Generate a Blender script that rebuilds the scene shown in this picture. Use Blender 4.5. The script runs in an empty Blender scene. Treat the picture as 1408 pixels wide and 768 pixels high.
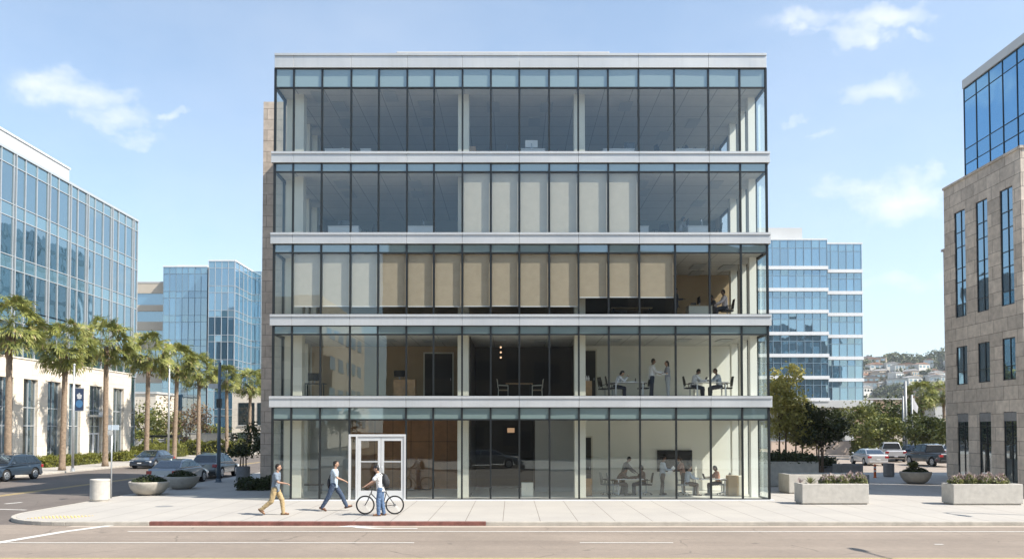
import bpy, bmesh, math, random
import numpy as np
from mathutils import Vector, Matrix, Euler
R = math.radians
random.seed(7)
scn = bpy.context.scene
col = scn.collection

# ---------------------------------------------------------------- camera model
F, TH, SH, CZ = 1100.0, R(1.7), 173.35, 3.0
def P(px, py, Y):
    """world X and z of a photo pixel on the vertical plane at depth Y"""
    r = (384 + SH - py) / F
    z = CZ + Y * (r * math.cos(TH) + math.sin(TH)) / (math.cos(TH) - r * math.sin(TH))
    d = Y * math.cos(TH) + (z - CZ) * math.sin(TH)
    return (px - 704) * d / F, z
def X_(px, Y, py=650): return P(px, py, Y)[0]
def Z_(py, Y): return P(704, py, Y)[1]

# ---------------------------------------------------------------- helpers
def tag(o, label=None, cat=None, group=None, kind=None):
    if label: o['label'] = label
    if cat: o['category'] = cat
    if group: o['group'] = group
    if kind: o['kind'] = kind
    return o

def thing(name, label, cat, loc=(0, 0, 0), rot=0.0, group=None):
    o = bpy.data.objects.new(name, None)
    o.empty_display_size = 0.3
    o.location = loc; o.rotation_euler = (0, 0, rot)
    col.objects.link(o)
    return tag(o, label, cat, group)

class MB:
    def __init__(s): s.v = []; s.f = []; s.m = []; s.cur = 0
    def add(s, vs, fs):
        b = len(s.v); s.v += [tuple(v) for v in vs]
        s.f += [tuple(i + b for i in f) for f in fs]; s.m += [s.cur] * len(fs)
        return s
    def box(s, x0, x1, y0, y1, z0, z1):
        vs = [(x, y, z) for z in (z0, z1) for y in (y0, y1) for x in (x0, x1)]
        return s.add(vs, [(0, 2, 3, 1), (4, 5, 7, 6), (0, 1, 5, 4), (2, 6, 7, 3), (0, 4, 6, 2), (1, 3, 7, 5)])
    def obox(s, O, U, N, u0, u1, n0, n1, z0, z1):
        vs = [(O[0] + U[0]*u + N[0]*n, O[1] + U[1]*u + N[1]*n, z) for z in (z0, z1) for n in (n0, n1) for u in (u0, u1)]
        fs = [(0, 2, 3, 1), (4, 5, 7, 6), (0, 1, 5, 4), (2, 6, 7, 3), (0, 4, 6, 2), (1, 3, 7, 5)]
        if U[0]*N[1] - U[1]*N[0] < 0: fs = [f[::-1] for f in fs]
        return s.add(vs, fs)
    def quad(s, a, b, c, d): return s.add([a, b, c, d], [(0, 1, 2, 3)])
    def ring(s, c, u, v, ru, rv, n): return [Vector(c) + Vector(u)*(ru*math.cos(2*math.pi*i/n)) + Vector(v)*(rv*math.sin(2*math.pi*i/n)) for i in range(n)]
    def loft(s, secs, n=10, cap=True):
        vs = []
        for (c, u, v, ru, rv) in secs: vs += s.ring(c, u, v, ru, rv, n)
        fs = []
        for k in range(len(secs) - 1):
            for i in range(n):
                j = (i + 1) % n
                fs.append((k*n + i, k*n + j, (k+1)*n + j, (k+1)*n + i))
        if cap:
            fs.append(tuple(range(n))[::-1]); fs.append(tuple((len(secs)-1)*n + i for i in range(n)))
        return s.add(vs, fs)
    def tube(s, pts, rs, n=8):
        pts = [Vector(p) for p in pts]
        if not hasattr(rs, '__len__'): rs = [rs] * len(pts)
        secs = []
        pu = None
        for i, p in enumerate(pts):
            t = (pts[min(i+1, len(pts)-1)] - pts[max(i-1, 0)]).normalized()
            if pu is None:
                a = Vector((0, 0, 1)) if abs(t.z) < .9 else Vector((1, 0, 0))
                u = t.cross(a).normalized()
            else:
                u = (pu - t * pu.dot(t)).normalized()
            v = t.cross(u); pu = u
            secs.append((p, u, v, rs[i], rs[i]))
        return s.loft(secs, n)
    def cyl(s, x, y, z0, z1, r0, r1=None, n=20):
        r1 = r0 if r1 is None else r1
        return s.loft([((x, y, z0), (1, 0, 0), (0, 1, 0), r0, r0), ((x, y, z1), (1, 0, 0), (0, 1, 0), r1, r1)], n)
    def lathe(s, prof, n=32, c=(0, 0)):
        vs = []; k = len(prof)
        for (r, z) in prof:
            for i in range(n):
                a = 2*math.pi*i/n; vs.append((c[0] + r*math.cos(a), c[1] + r*math.sin(a), z))
        fs = [(j*n + i, j*n + (i+1) % n, (j+1)*n + (i+1) % n, (j+1)*n + i) for j in range(k-1) for i in range(n)]
        fs.append(tuple(range(n))[::-1]); fs.append(tuple((k-1)*n + i for i in range(n)))
        return s.add(vs, fs)
    def ell(s, c, rx, ry, rz, rot=None, n=12, k=8):
        vs = []; c = Vector(c)
        Rm = rot if rot is not None else Matrix.Identity(3)
        vs.append(c + Rm @ Vector((0, 0, -rz)))
        for j in range(1, k):
            ph = -math.pi/2 + math.pi*j/k
            for i in range(n):
                a = 2*math.pi*i/n
                vs.append(c + Rm @ Vector((rx*math.cos(ph)*math.cos(a), ry*math.cos(ph)*math.sin(a), rz*math.sin(ph))))
        vs.append(c + Rm @ Vector((0, 0, rz)))
        fs = [(0, 1 + (i+1) % n, 1 + i) for i in range(n)]
        for j in range(k-2):
            for i in range(n):
                fs.append((1 + j*n + i, 1 + j*n + (i+1) % n, 1 + (j+1)*n + (i+1) % n, 1 + (j+1)*n + i))
        t = len(vs) - 1; b = 1 + (k-2)*n
        fs += [(t, b + i, b + (i+1) % n) for i in range(n)]
        return s.add(vs, fs)
    def cap(s, a, b, ra, rb, n=10):
        s.tube([a, b], [ra, rb], n); s.ell(a, ra, ra, ra, n=n, k=6); s.ell(b, rb, rb, rb, n=n, k=6); return s
    def prism(s, poly, y0, y1, ins=0.0):
        """poly in x,z extruded along y"""
        n = len(poly)
        vs = [(x, y0, z) for x, z in poly] + [(x, y1, z) for x, z in poly]
        fs = [tuple(range(n)), tuple(range(2*n - 1, n - 1, -1))]
        fs += [(i, n + i, n + (i+1) % n, (i+1) % n) for i in range(n)]
        return s.add(vs, fs)
    def mesh(s, name):
        me = bpy.data.meshes.new(name); me.from_pydata(s.v, [], s.f)
        return me
    def build(s, name, mats, parent=None, smooth=False, world=False, bevel=0, recalc=False, segs=2):
        if world and parent is not None:
            p = Vector(parent.location); s.v = [(v[0]-p.x, v[1]-p.y, v[2]-p.z) for v in s.v]
        me = s.mesh(name)
        if not isinstance(mats, (list, tuple)): mats = [mats]
        for m in mats: me.materials.append(m)
        if len(mats) > 1: me.polygons.foreach_set('material_index', s.m)
        if recalc:
            bm = bmesh.new(); bm.from_mesh(me); bmesh.ops.recalc_face_normals(bm, faces=bm.faces); bm.to_mesh(me); bm.free()
        if smooth: me.polygons.foreach_set('use_smooth', [True]*len(me.polygons))
        o = bpy.data.objects.new(name, me); col.objects.link(o)
        if bevel:
            b = o.modifiers.new('b', 'BEVEL'); b.width = bevel; b.segments = segs; b.limit_method = 'ANGLE'; b.angle_limit = R(35)
        if parent is not None: o.parent = parent
        return o

def struct(o): o['kind'] = 'structure'; return o

def bake(o):
    """apply modifiers of an object"""
    dg = bpy.context.evaluated_depsgraph_get(); dg.update()
    me = bpy.data.meshes.new_from_object(o.evaluated_get(dg))
    o.modifiers.clear(); o.data = me
    return o

from mathutils import noise as mnoise
def fuse(mb, name, mat, vox, parent, smooth_it=3, fac=.5, wr=0):
    me = mb.mesh(name); o = bpy.data.objects.new(name, me); col.objects.link(o)
    r = o.modifiers.new('r', 'REMESH'); r.mode = 'VOXEL'; r.voxel_size = vox; r.use_smooth_shade = True
    if smooth_it:
        sm = o.modifiers.new('s', 'SMOOTH'); sm.factor = fac; sm.iterations = smooth_it
    dg = bpy.context.evaluated_depsgraph_get(); dg.update()
    me2 = bpy.data.meshes.new_from_object(o.evaluated_get(dg))
    if wr:
        ns = [v.normal.copy() for v in me2.vertices]
        for v, nn in zip(me2.vertices, ns):
            c = v.co; w_ = 1-abs(mnoise.noise(Vector((c.x*9+3, c.y*9, c.z*15))))*2.2; v.co = c+nn*wr*w_
    o.modifiers.clear(); o.data = me2; me2.materials.clear(); me2.materials.append(mat)
    me2.polygons.foreach_set('use_smooth', [True]*len(me2.polygons))
    if parent is not None: o.parent = parent
    return o

def copy_tree(o, loc=None, rot=None, label=None, parent=None):
    c = o.copy(); col.objects.link(c); c.parent = parent
    for ch in list(o.children): copy_tree(ch, parent=c)
    if loc is not None: c.location = loc
    if rot is not None: c.rotation_euler = (0, 0, rot)
    if label: c['label'] = label
    return c

# ---------------------------------------------------------------- materials
def newmat(name):
    m = bpy.data.materials.new(name); m.use_nodes = True
    return m, m.node_tree.nodes, m.node_tree.links, m.node_tree.nodes['Principled BSDF']
def mixrgb(n, l, fac, a, b, mode='MIX'):
    x = n.new('ShaderNodeMix'); x.data_type = 'RGBA'; x.blend_type = mode
    for s, v in ((0, fac), (6, a), (7, b)):
        if hasattr(v, 'is_output') or hasattr(v, 'links'): l.new(v, x.inputs[s])
        else: x.inputs[s].default_value = v if s == 0 else (*v[:3], 1)
    return x.outputs[2]
def noise(n, l, vec, scale, detail=4, rough=.55):
    t = n.new('ShaderNodeTexNoise'); t.inputs['Scale'].default_value = scale; t.inputs['Detail'].default_value = detail
    t.inputs['Roughness'].default_value = rough
    if vec is not None: l.new(vec, t.inputs['Vector'])
    return t.outputs['Fac']
def ramp(n, l, fac, a, b):
    r = n.new('ShaderNodeMapRange'); r.inputs[1].default_value = a; r.inputs[2].default_value = b; r.clamp = True
    l.new(fac, r.inputs[0]); return r.outputs[0]
def M(name, c, rough=.6, metal=0.0, var=.12, scale=3.0, bump=0.0, bscale=None, spec=.5, coat=0.0):
    m, n, l, p = newmat(name)
    tc = n.new('ShaderNodeTexCoord').outputs['Object']
    f = ramp(n, l, noise(n, l, tc, scale), .3, .7)
    l.new(mixrgb(n, l, f, [x*(1-var) for x in c], [min(1, x*(1+var)) for x in c]), p.inputs['Base Color'])
    p.inputs['Roughness'].default_value = rough; p.inputs['Metallic'].default_value = metal
    p.inputs['Specular IOR Level'].default_value = spec
    if coat: p.inputs['Coat Weight'].default_value = coat; p.inputs['Coat Roughness'].default_value = .04
    if bump:
        b = n.new('ShaderNodeBump'); b.inputs['Strength'].default_value = bump; b.inputs['Distance'].default_value = .02
        l.new(noise(n, l, tc, bscale or scale*8, 6), b.inputs['Height']); l.new(b.outputs[0], p.inputs['Normal'])
    return m
def glassmat(name, tint, refl, rough=0.0, wav=0.0):
    m, n, l, p = newmat(name); n.remove(p)
    out = n['Material Output']
    t = n.new('ShaderNodeBsdfTransparent'); t.inputs[0].default_value = (*tint, 1)
    g = n.new('ShaderNodeBsdfGlossy'); g.inputs['Roughness'].default_value = rough; g.inputs[0].default_value = (.85, .95, .97, 1)
    lw = n.new('ShaderNodeLayerWeight'); lw.inputs[0].default_value = .5
    pw = n.new('ShaderNodeMath'); pw.operation = 'POWER'; l.new(lw.outputs['Facing'], pw.inputs[0]); pw.inputs[1].default_value = 4
    ma = n.new('ShaderNodeMath'); ma.operation = 'MULTIPLY_ADD'; l.new(pw.outputs[0], ma.inputs[0]); ma.inputs[1].default_value = 1-refl; ma.inputs[2].default_value = refl
    mx = n.new('ShaderNodeMixShader'); l.new(ma.outputs[0], mx.inputs[0]); l.new(t.outputs[0], mx.inputs[1]); l.new(g.outputs[0], mx.inputs[2])
    l.new(mx.outputs[0], out.inputs[0])
    if wav:
        tc = n.new('ShaderNodeTexCoord').outputs['Object']
        b = n.new('ShaderNodeBump'); b.inputs['Strength'].default_value = 1; b.inputs['Distance'].default_value = wav
        l.new(noise(n, l, tc, .9, 1), b.inputs['Height']); l.new(b.outputs[0], g.inputs['Normal'])
    return m
def mirrorglass(name, c, refl, wav=.002, var=.25, gcol=(.8, .92, 1)):
    """opaque looking body-tinted glass of a far building"""
    m, n, l, p = newmat(name)
    tc = n.new('ShaderNodeTexCoord').outputs['Object']
    oi = n.new('ShaderNodeObjectInfo').outputs['Random']
    l.new(mixrgb(n, l, oi, [x*(1-var) for x in c], [x*(1+var) for x in c]), p.inputs['Base Color'])
    p.inputs['Roughness'].default_value = .25
    g = n.new('ShaderNodeBsdfGlossy'); g.inputs['Roughness'].default_value = .02; g.inputs[0].default_value = (*gcol, 1)
    lw = n.new('ShaderNodeLayerWeight'); lw.inputs[0].default_value = .5
    pw = n.new('ShaderNodeMath'); pw.operation = 'POWER'; l.new(lw.outputs['Facing'], pw.inputs[0]); pw.inputs[1].default_value = 3
    ma = n.new('ShaderNodeMath'); ma.operation = 'MULTIPLY_ADD'; l.new(pw.outputs[0], ma.inputs[0]); ma.inputs[1].default_value = 1-refl; ma.inputs[2].default_value = refl
    mx = n.new('ShaderNodeMixShader'); l.new(ma.outputs[0], mx.inputs[0]); l.new(p.outputs[0], mx.inputs[1]); l.new(g.outputs[0], mx.inputs[2])
    l.new(mx.outputs[0], n['Material Output'].inputs[0])
    b = n.new('ShaderNodeBump'); b.inputs['Strength'].default_value = 1; b.inputs['Distance'].default_value = wav*4
    l.new(noise(n, l, tc, .8, 1), b.inputs['Height']); l.new(b.outputs[0], g.inputs['Normal'])
    return m
def brickmat(name, c1, c2, mortar, bw, bh, msize=.01, axes='xz', rough=.8, offset=.5, var=.2, bump=.3, nscale=6):
    m, n, l, p = newmat(name)
    tc = n.new('ShaderNodeTexCoord').outputs['Object']
    sp = n.new('ShaderNodeSeparateXYZ'); l.new(tc, sp.inputs[0])
    cb = n.new('ShaderNodeCombineXYZ'); ix = {'x': 0, 'y': 1, 'z': 2}
    if axes == 'sz':
        ad = n.new('ShaderNodeMath'); ad.operation = 'ADD'; l.new(sp.outputs[0], ad.inputs[0]); l.new(sp.outputs[1], ad.inputs[1])
        l.new(ad.outputs[0], cb.inputs[0]); l.new(sp.outputs[2], cb.inputs[1])
    else:
        l.new(sp.outputs[ix[axes[0]]], cb.inputs[0]); l.new(sp.outputs[ix[axes[1]]], cb.inputs[1])
    b = n.new('ShaderNodeTexBrick'); l.new(cb.outputs[0], b.inputs['Vector'])
    b.offset = offset; b.inputs['Scale'].default_value = 1; b.inputs['Brick Width'].default_value = bw; b.inputs['Row Height'].default_value = bh
    b.inputs['Mortar Size'].default_value = msize; b.inputs['Mortar Smooth'].default_value = .1
    b.inputs['Color1'].default_value = (*c1, 1); b.inputs['Color2'].default_value = (*c2, 1); b.inputs['Mortar'].default_value = (*mortar, 1)
    f = ramp(n, l, noise(n, l, tc, nscale, 8, .65), .3, .7)
    f2 = ramp(n, l, noise(n, l, tc, nscale*.12, 3), .3, .7)
    c = mixrgb(n, l, f, (1-var,)*3, (1+var*.4,)*3)
    c = mixrgb(n, l, 1.0, b.outputs['Color'], c, 'MULTIPLY')
    c = mixrgb(n, l, 1.0, c, mixrgb(n, l, f2, (1-var*.6,)*3, (1.05,)*3), 'MULTIPLY')
    l.new(c, p.inputs['Base Color']); p.inputs['Roughness'].default_value = rough
    if bump:
        bp = n.new('ShaderNodeBump'); bp.inputs['Strength'].default_value = bump; bp.inputs['Distance'].default_value = .01
        l.new(noise(n, l, tc, nscale*5, 6), bp.inputs['Height']); l.new(bp.outputs[0], p.inputs['Normal'])
    return m
def leafmat(name, c1, c2, tr=.25, dry=None):
    m, n, l, p = newmat(name)
    g = n.new('ShaderNodeNewGeometry'); ri = g.outputs['Random Per Island']
    tc = n.new('ShaderNodeTexCoord').outputs['Object']
    f = ramp(n, l, noise(n, l, tc, 1.1, 3), .35, .65)
    c = mixrgb(n, l, ri, c1, c2)
    c = mixrgb(n, l, 1.0, c, mixrgb(n, l, f, (.75, .78, .75), (1.2, 1.15, 1.05)), 'MULTIPLY')
    if dry:
        r = ramp(n, l, ri, .93, .96); c = mixrgb(n, l, r, c, dry)
    l.new(c, p.inputs['Base Color']); p.inputs['Roughness'].default_value = .55; p.inputs['Specular IOR Level'].default_value = .35
    t = n.new('ShaderNodeBsdfTranslucent'); l.new(c, t.inputs[0])
    mx = n.new('ShaderNodeMixShader'); mx.inputs[0].default_value = tr; l.new(p.outputs[0], mx.inputs[1]); l.new(t.outputs[0], mx.inputs[2])
    l.new(mx.outputs[0], n['Material Output'].inputs[0])
    return m
def emis(name, c, s):
    m, n, l, p = newmat(name); p.inputs['Base Color'].default_value = (*c, 1)
    p.inputs['Emission Color'].default_value = (*c, 1); p.inputs['Emission Strength'].default_value = s
    return m

K = {}
K['white_metal'] = M('white_metal', (.72, .73, .74), .35, .0, .03, 2)
def panelmat():
    m, n, l, p = newmat('panel_metal'); tc = n.new('ShaderNodeTexCoord').outputs['Object']
    mp = n.new('ShaderNodeMapping'); l.new(tc, mp.inputs[0]); mp.inputs['Scale'].default_value = (9, 1, .55)
    s = ramp(n, l, noise(n, l, mp.outputs[0], 1.0, 4, .6), .50, .80)
    c = mixrgb(n, l, ramp(n, l, noise(n, l, tc, .4, 3), .3, .7), (.48, .50, .51), (.55, .565, .57))
    l.new(mixrgb(n, l, s, c, mixrgb(n, l, 1.0, c, (.93, .93, .92), 'MULTIPLY')), p.inputs['Base Color'])
    p.inputs['Metallic'].default_value = .3; l.new(ramp(n, l, noise(n, l, tc, 1.2, 3), -.6, 1.6), p.inputs['Roughness'])
    b = n.new('ShaderNodeBump'); b.inputs['Strength'].default_value = .6; b.inputs['Distance'].default_value = .006
    l.new(noise(n, l, tc, 1.3, 2), b.inputs['Height']); l.new(b.outputs[0], p.inputs['Normal']); return m
K['panel_metal'] = panelmat()
K['dark_metal'] = M('dark_metal', (.022, .026, .028), .35, .3, .1, 4)
K['black'] = M('black', (.015, .015, .017), .5, 0, .1, 8)
K['grey_metal'] = M('grey_metal', (.4, .42, .44), .35, .6, .08, 5)
K['galv'] = M('galvanised', (.5, .52, .53), .4, .5, .12, 12)
K['pole_blue'] = M('pole_paint', (.10, .14, .18), .4, .2, .1, 6)
K['concrete'] = M('concrete', (.50, .47, .42), .85, 0, .10, 5, .35, 30)
K['concrete2'] = M('concrete_rough', (.42, .39, .34), .9, 0, .14, 3.5, .5, 26)
K['concrete_dark'] = M('concrete_grey', (.22, .22, .22), .85, 0, .14, 5, .4, 26)
K['spandrel'] = mirrorglass('spandrel_glass', (.20, .27, .26), .17, .0008, .06)
K['glass'] = glassmat('clear_glass', (.955, .975, .955), .11, 0, .0008)
K['glass_side'] = glassmat('side_glass', (.92, .95, .93), .07)
K['white_wall'] = M('white_wall', (.90, .90, .84), .8, 0, .02, 1)
K['slate_wall'] = M('slate_wall', (.22, .26, .265), .8, 0, .06, 1)
K['grey_wall'] = M('grey_wall', (.42, .44, .44), .8, 0, .04, 1)
K['taupe_wall'] = M('taupe_wall', (.42, .31, .185), .8, 0, .06, 1)
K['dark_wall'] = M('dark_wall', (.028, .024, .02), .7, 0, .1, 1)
K['cream'] = M('cream_column', (.70, .68, .58), .7, 0, .03, 1)
K['wood'] = brickmat('wood_panel', (.50, .25, .10), (.42, .205, .08), (.03, .02, .01), .9, 2.4, .012, 'xz', .45, 0, .25, .05, 2.5)
K['oak'] = M('oak', (.42, .25, .12), .5, 0, .2, 6)
K['ceiling'] = brickmat('ceiling_tile', (.56, .56, .53), (.53, .53, .50), (.27, .27, .26), 1.22, 1.22, .018, 'xy', .9, 0, .05, 0)
K['carpet'] = M('carpet', (.16, .15, .14), .95, 0, .15, 9)
K['tilefloor'] = M('floor_tile', (.60, .58, .53), .35, 0, .06, 2)
K['blind'] = M('blind_fabric', (.50, .46, .385), .9, 0, .04, 4)
K['blind_reflection'] = M('blind_fabric_reflection', (.44, .365, .27), .9, 0, .05, 4)  # same fabric, with the brown block's reflection mixed into its colour
K['skin'] = M('skin', (.42, .25, .17), .5, 0, .06, 9)
K['skin_dark'] = M('skin_dark', (.17, .09, .055), .5, 0, .06, 9)
K['hair'] = M('hair', (.012, .009, .007), .85, 0, .25, 40)
K['hair_brown'] = M('hair_brown', (.06, .035, .02), .5, 0, .25, 40)
K['rubber'] = M('rubber', (.02, .02, .02), .8, 0, .1, 20)
K['screen'] = M('screen', (.01, .01, .012), .1, 0, .02, 3)
K['paper'] = M('paper', (.85, .85, .83), .8, 0, .02, 3)
K['red_paint'] = M('red_kerb_paint', (.19, .075, .06), .75, 0, .3, 5, .3, 40)
K['yellow_paint'] = M('yellow_paint', (.58, .43, .18), .8, 0, .12, 14)
K['white_paint'] = M('white_road_paint', (.62, .60, .56), .7, 0, .12, 9)
K['steel_white'] = M('door_frame', (.68, .69, .69), .3, .2, .03, 3)
K['stone_l'] = brickmat('cream_stone', (.74, .67, .57), (.69, .62, .52), (.44, .39, .33), 1.6, .82, .012, 'sz', .85, .5, .12, .25, 2)
K['stone_r'] = brickmat('brown_stone', (.70, .61, .515), (.50, .435, .37), (.27, .235, .20), 1.05, .62, .014, 'sz', .85, .37, .28, .35, 3)
K['stone_core'] = brickmat('travertine', (.62, .52, .43), (.50, .42, .345), (.24, .20, .165), .9, .56, .013, 'sz', .85, .5, .28, .35, 3)
K['beige'] = M('beige_render', (.50, .44, .36), .85, 0, .06, .3)
K['lightgrey'] = M('light_grey_panel', (.50, .50, .49), .5, 0, .04, .3)
K['roof'] = M('roof_gravel', (.35, .34, .32), .9, 0, .15, 1)
K['m_glass_l'] = mirrorglass('blue_glass', (.02, .055, .075), .34, .002, .35, (.72, .86, .92))
K['m_span_l'] = mirrorglass('blue_spandrel', (.08, .155, .185), .28, .001, .12, (.72, .86, .92))
K['m_glass_b'] = mirrorglass('sky_glass', (.055, .13, .20), .38, .001, .35, (.70, .84, .91))
K['m_span_b'] = mirrorglass('sky_spandrel', (.09, .19, .26), .34, .001, .15, (.70, .84, .91))
K['m_glass_r'] = mirrorglass('deep_blue_glass', (.012, .09, .19), .42, .0015, .3, (.36, .68, .98))
K['m_span_r'] = mirrorglass('deep_blue_spandrel', (.02, .11, .21), .36, .001, .1, (.36, .68, .98))
K['m_dark'] = mirrorglass('dark_window', (.02, .035, .04), .30, .001, .4)
K['alu'] = M('alu_mullion', (.44, .47, .49), .4, .2, .04, 2)
K['alu_blue'] = M('blue_mullion', (.22, .30, .36), .35, .3, .05, 2)
K['bark'] = M('bark', (.12, .09, .065), .9, 0, .3, 9, .6, 30)
K['palm_bark'] = M('palm_bark', (.25, .185, .13), .9, 0, .3, 7, .9, 18)
K['palm_skirt'] = leafmat('palm_skirt_fibre', (.22, .15, .08), (.32, .23, .12), .1)
K['palm_leaf'] = leafmat('palm_leaf', (.11, .14, .03), (.33, .34, .10), .26, (.38, .30, .14))
K['leaf_dark'] = leafmat('dark_leaf', (.025, .04, .012), (.055, .07, .022), .2)
K['leaf_mid'] = leafmat('mid_leaf', (.09, .12, .025), (.20, .20, .055), .25)
K['leaf_gold'] = leafmat('golden_leaf', (.27, .27, .075), (.50, .46, .155), .3)
K['leaf_hill'] = leafmat('hill_leaf', (.07, .09, .035), (.14, .15, .06), .15)
K['leaf_deep'] = leafmat('deep_leaf', (.05, .07, .016), (.10, .115, .03), .22)
K['leaf_pink'] = leafmat('pink_leaf', (.22, .13, .10), (.20, .16, .08), .3)
K['leaf_hedge'] = leafmat('hedge_leaf', (.10, .12, .02), (.22, .22, .04), .25)
K['lav_leaf'] = leafmat('lavender_leaf', (.16, .19, .07), (.28, .28, .13), .25)
K['lav_flower'] = leafmat('lavender_flower', (.34, .26, .27), (.48, .38, .38), .2)
K['soil'] = M('soil', (.06, .045, .03), .95, 0, .3, 20)
def cloth(name, c, var=.08, scale=18): return M(name, c, .85, 0, var, scale, .25, 60)
# ================================================================ ground, roads
def pavemat():
    m, n, l, p = newmat('pavement_concrete')
    tc = n.new('ShaderNodeTexCoord').outputs['Object']
    mp = n.new('ShaderNodeMapping'); l.new(tc, mp.inputs[0]); mp.inputs['Location'].default_value = (.30, -.35, 0)
    b = n.new('ShaderNodeTexBrick'); l.new(mp.outputs[0], b.inputs['Vector']); b.offset = 0
    b.inputs['Scale'].default_value = 1; b.inputs['Brick Width'].default_value = 1.23; b.inputs['Row Height'].default_value = 2.6
    b.inputs['Mortar Size'].default_value = .013; b.inputs['Mortar Smooth'].default_value = .2
    b.inputs['Color1'].default_value = (.41, .385, .35, 1); b.inputs['Color2'].default_value = (.41, .385, .35, 1); b.inputs['Mortar'].default_value = (.19, .165, .14, 1)
    f = ramp(n, l, noise(n, l, tc, .45, 6, .6), .3, .7)
    g = ramp(n, l, noise(n, l, tc, 30, 3), .3, .7)
    c = mixrgb(n, l, 1.0, b.outputs['Color'], mixrgb(n, l, f, (.90, .90, .91), (1.03, 1.03, 1.02)), 'MULTIPLY')
    c = mixrgb(n, l, 1.0, c, mixrgb(n, l, g, (.95, .95, .95), (1.03, 1.03, 1.03)), 'MULTIPLY')
    sp = ramp(n, l, noise(n, l, tc, 2.3, 2), .69, .75)
    c = mixrgb(n, l, sp, c, (.34, .31, .27))
    l.new(c, p.inputs['Base Color']); p.inputs['Roughness'].default_value = .8
    return m
def asphalt(name, base, patch):
    m, n, l, p = newmat(name)
    tc = n.new('ShaderNodeTexCoord').outputs['Object']
    f = ramp(n, l, noise(n, l, tc, .25, 5, .6), .3, .7)
    g = ramp(n, l, noise(n, l, tc, 45, 3, .7), .25, .75)
    c = mixrgb(n, l, f, [x*.84 for x in base], [x*1.10 for x in base])
    c = mixrgb(n, l, 1.0, c, mixrgb(n, l, g, (.72, .72, .72), (1.22, 1.22, 1.22)), 'MULTIPLY')
    g2 = ramp(n, l, noise(n, l, tc, 6, 4, .7), .3, .7); c = mixrgb(n, l, 1.0, c, mixrgb(n, l, g2, (.90, .90, .91), (1.08, 1.07, 1.06)), 'MULTIPLY')
    oil = ramp(n, l, noise(n, l, tc, 1.7, 2), .70, .76); c = mixrgb(n, l, oil, c, [x*.62 for x in base])
    # tyre-worn streaks along x
    mp = n.new('ShaderNodeMapping'); l.new(tc, mp.inputs[0]); mp.inputs['Scale'].default_value = patch
    s = ramp(n, l, noise(n, l, mp.outputs[0], 1.0, 3), .42, .7)
    c = mixrgb(n, l, s, c, mixrgb(n, l, 1.0, c, (.86, .85, .85), 'MULTIPLY'))
    # small dark repairs / cracks
    v = n.new('ShaderNodeTexVoronoi'); v.feature = 'DISTANCE_TO_EDGE'; v.inputs['Scale'].default_value = .33
    nv = n.new('ShaderNodeTexNoise'); nv.inputs['Scale'].default_value = 1.4; l.new(tc, nv.inputs['Vector'])
    mv = mixrgb(n, l, .22, tc, nv.outputs['Color']); l.new(mv, v.inputs['Vector'])
    cr = ramp(n, l, v.outputs['Distance'], .009, .003)
    br = ramp(n, l, noise(n, l, tc, .5, 2), .48, .56)
    mu = n.new('ShaderNodeMath'); mu.operation = 'MULTIPLY'; l.new(cr, mu.inputs[0]); l.new(br, mu.inputs[1])
    mu2 = n.new('ShaderNodeMath'); mu2.operation = 'MULTIPLY'; l.new(mu.outputs[0], mu2.inputs[0]); mu2.inputs[1].default_value = .5
    c = mixrgb(n, l, mu2.outputs[0], c, [x*.35 for x in base])
    l.new(c, p.inputs['Base Color']); p.inputs['Roughness'].default_value = .85
    b = n.new('ShaderNodeBump'); b.inputs['Strength'].default_value = .4; b.inputs['Distance'].default_value = .01
    l.new(noise(n, l, tc, 60, 3), b.inputs['Height']); l.new(b.outputs[0], p.inputs['Normal'])
    return m
K['pave'] = pavemat()
K['road'] = asphalt('road_surface', (.272, .226, .184), (.05, 1.1, 1))
K['road2'] = asphalt('street_surface', (.155, .132, .115), (1.1, .05, 1))
K['lot'] = asphalt('car_park_surface', (.34, .285, .235), (.4, .4, 1))
K['earth'] = M('dry_ground', (.22, .18, .12), .95, 0, .3, .03)

g = MB(); g.quad((-3000, -400, -.2), (3000, -400, -.2), (3000, 5000, -.2), (-3000, 5000, -.2)); struct(g.build('ground', K['earth']))
KY, SX0, SX1 = 26.15, -32.4, -17.75            # kerb line of the main road; sides of the side street
g = MB(); g.quad((-200, 5.6, -.13), (200, 5.6, -.13), (200, KY+.3, -.13), (-200, KY+.3, -.13)); struct(g.build('main_road', K['road']))
g = MB(); g.quad((SX0-.2, KY+.3, -.13), (SX1+3.2, KY+.3, -.13), (SX1+3.2, 320, -.13), (SX0-.2, 320, -.13)); struct(g.build('side_street', K['road2']))
# concrete apron of the crossing, 4 mm above the road
g = MB(); g.quad((-200, 20.9, -.126), (-21.9, 20.9, -.126), (-17.0, 25.7, -.126), (-200, 29.2, -.126))
K['apron'] = M('apron_concrete', (.40, .37, .325), .85, 0, .06, .6, .2, 30)
struct(g.build('crossing_apron', K['apron']))

# plaza pavement with a rounded corner at the side street
rad = 3.2
def plaza_outline(ins, x1=70, y1=56):
    r = rad - ins; pts = [(x1, KY+ins)]
    cx, cy = SX1 + rad, KY + rad
    for i in range(13):
        a = R(270 - 90*i/12); pts.append((cx + r*math.cos(a), cy + r*math.sin(a)))
    pts += [(SX1 + ins, y1 + 260), (-12, y1 + 260), (-12, y1), (x1, y1)]
    return pts
pts = plaza_outline(.15)
g = MB(); n_ = len(pts); g.add([(x, y, 0) for x, y in pts] + [(x, y, -.13) for x, y in pts], [tuple(range(n_))[::-1]] + [(i, (i+1) % n_, n_+(i+1) % n_, n_+i) for i in range(n_)])
struct(g.build('plaza_pavement', K['pave'], recalc=True))
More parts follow.
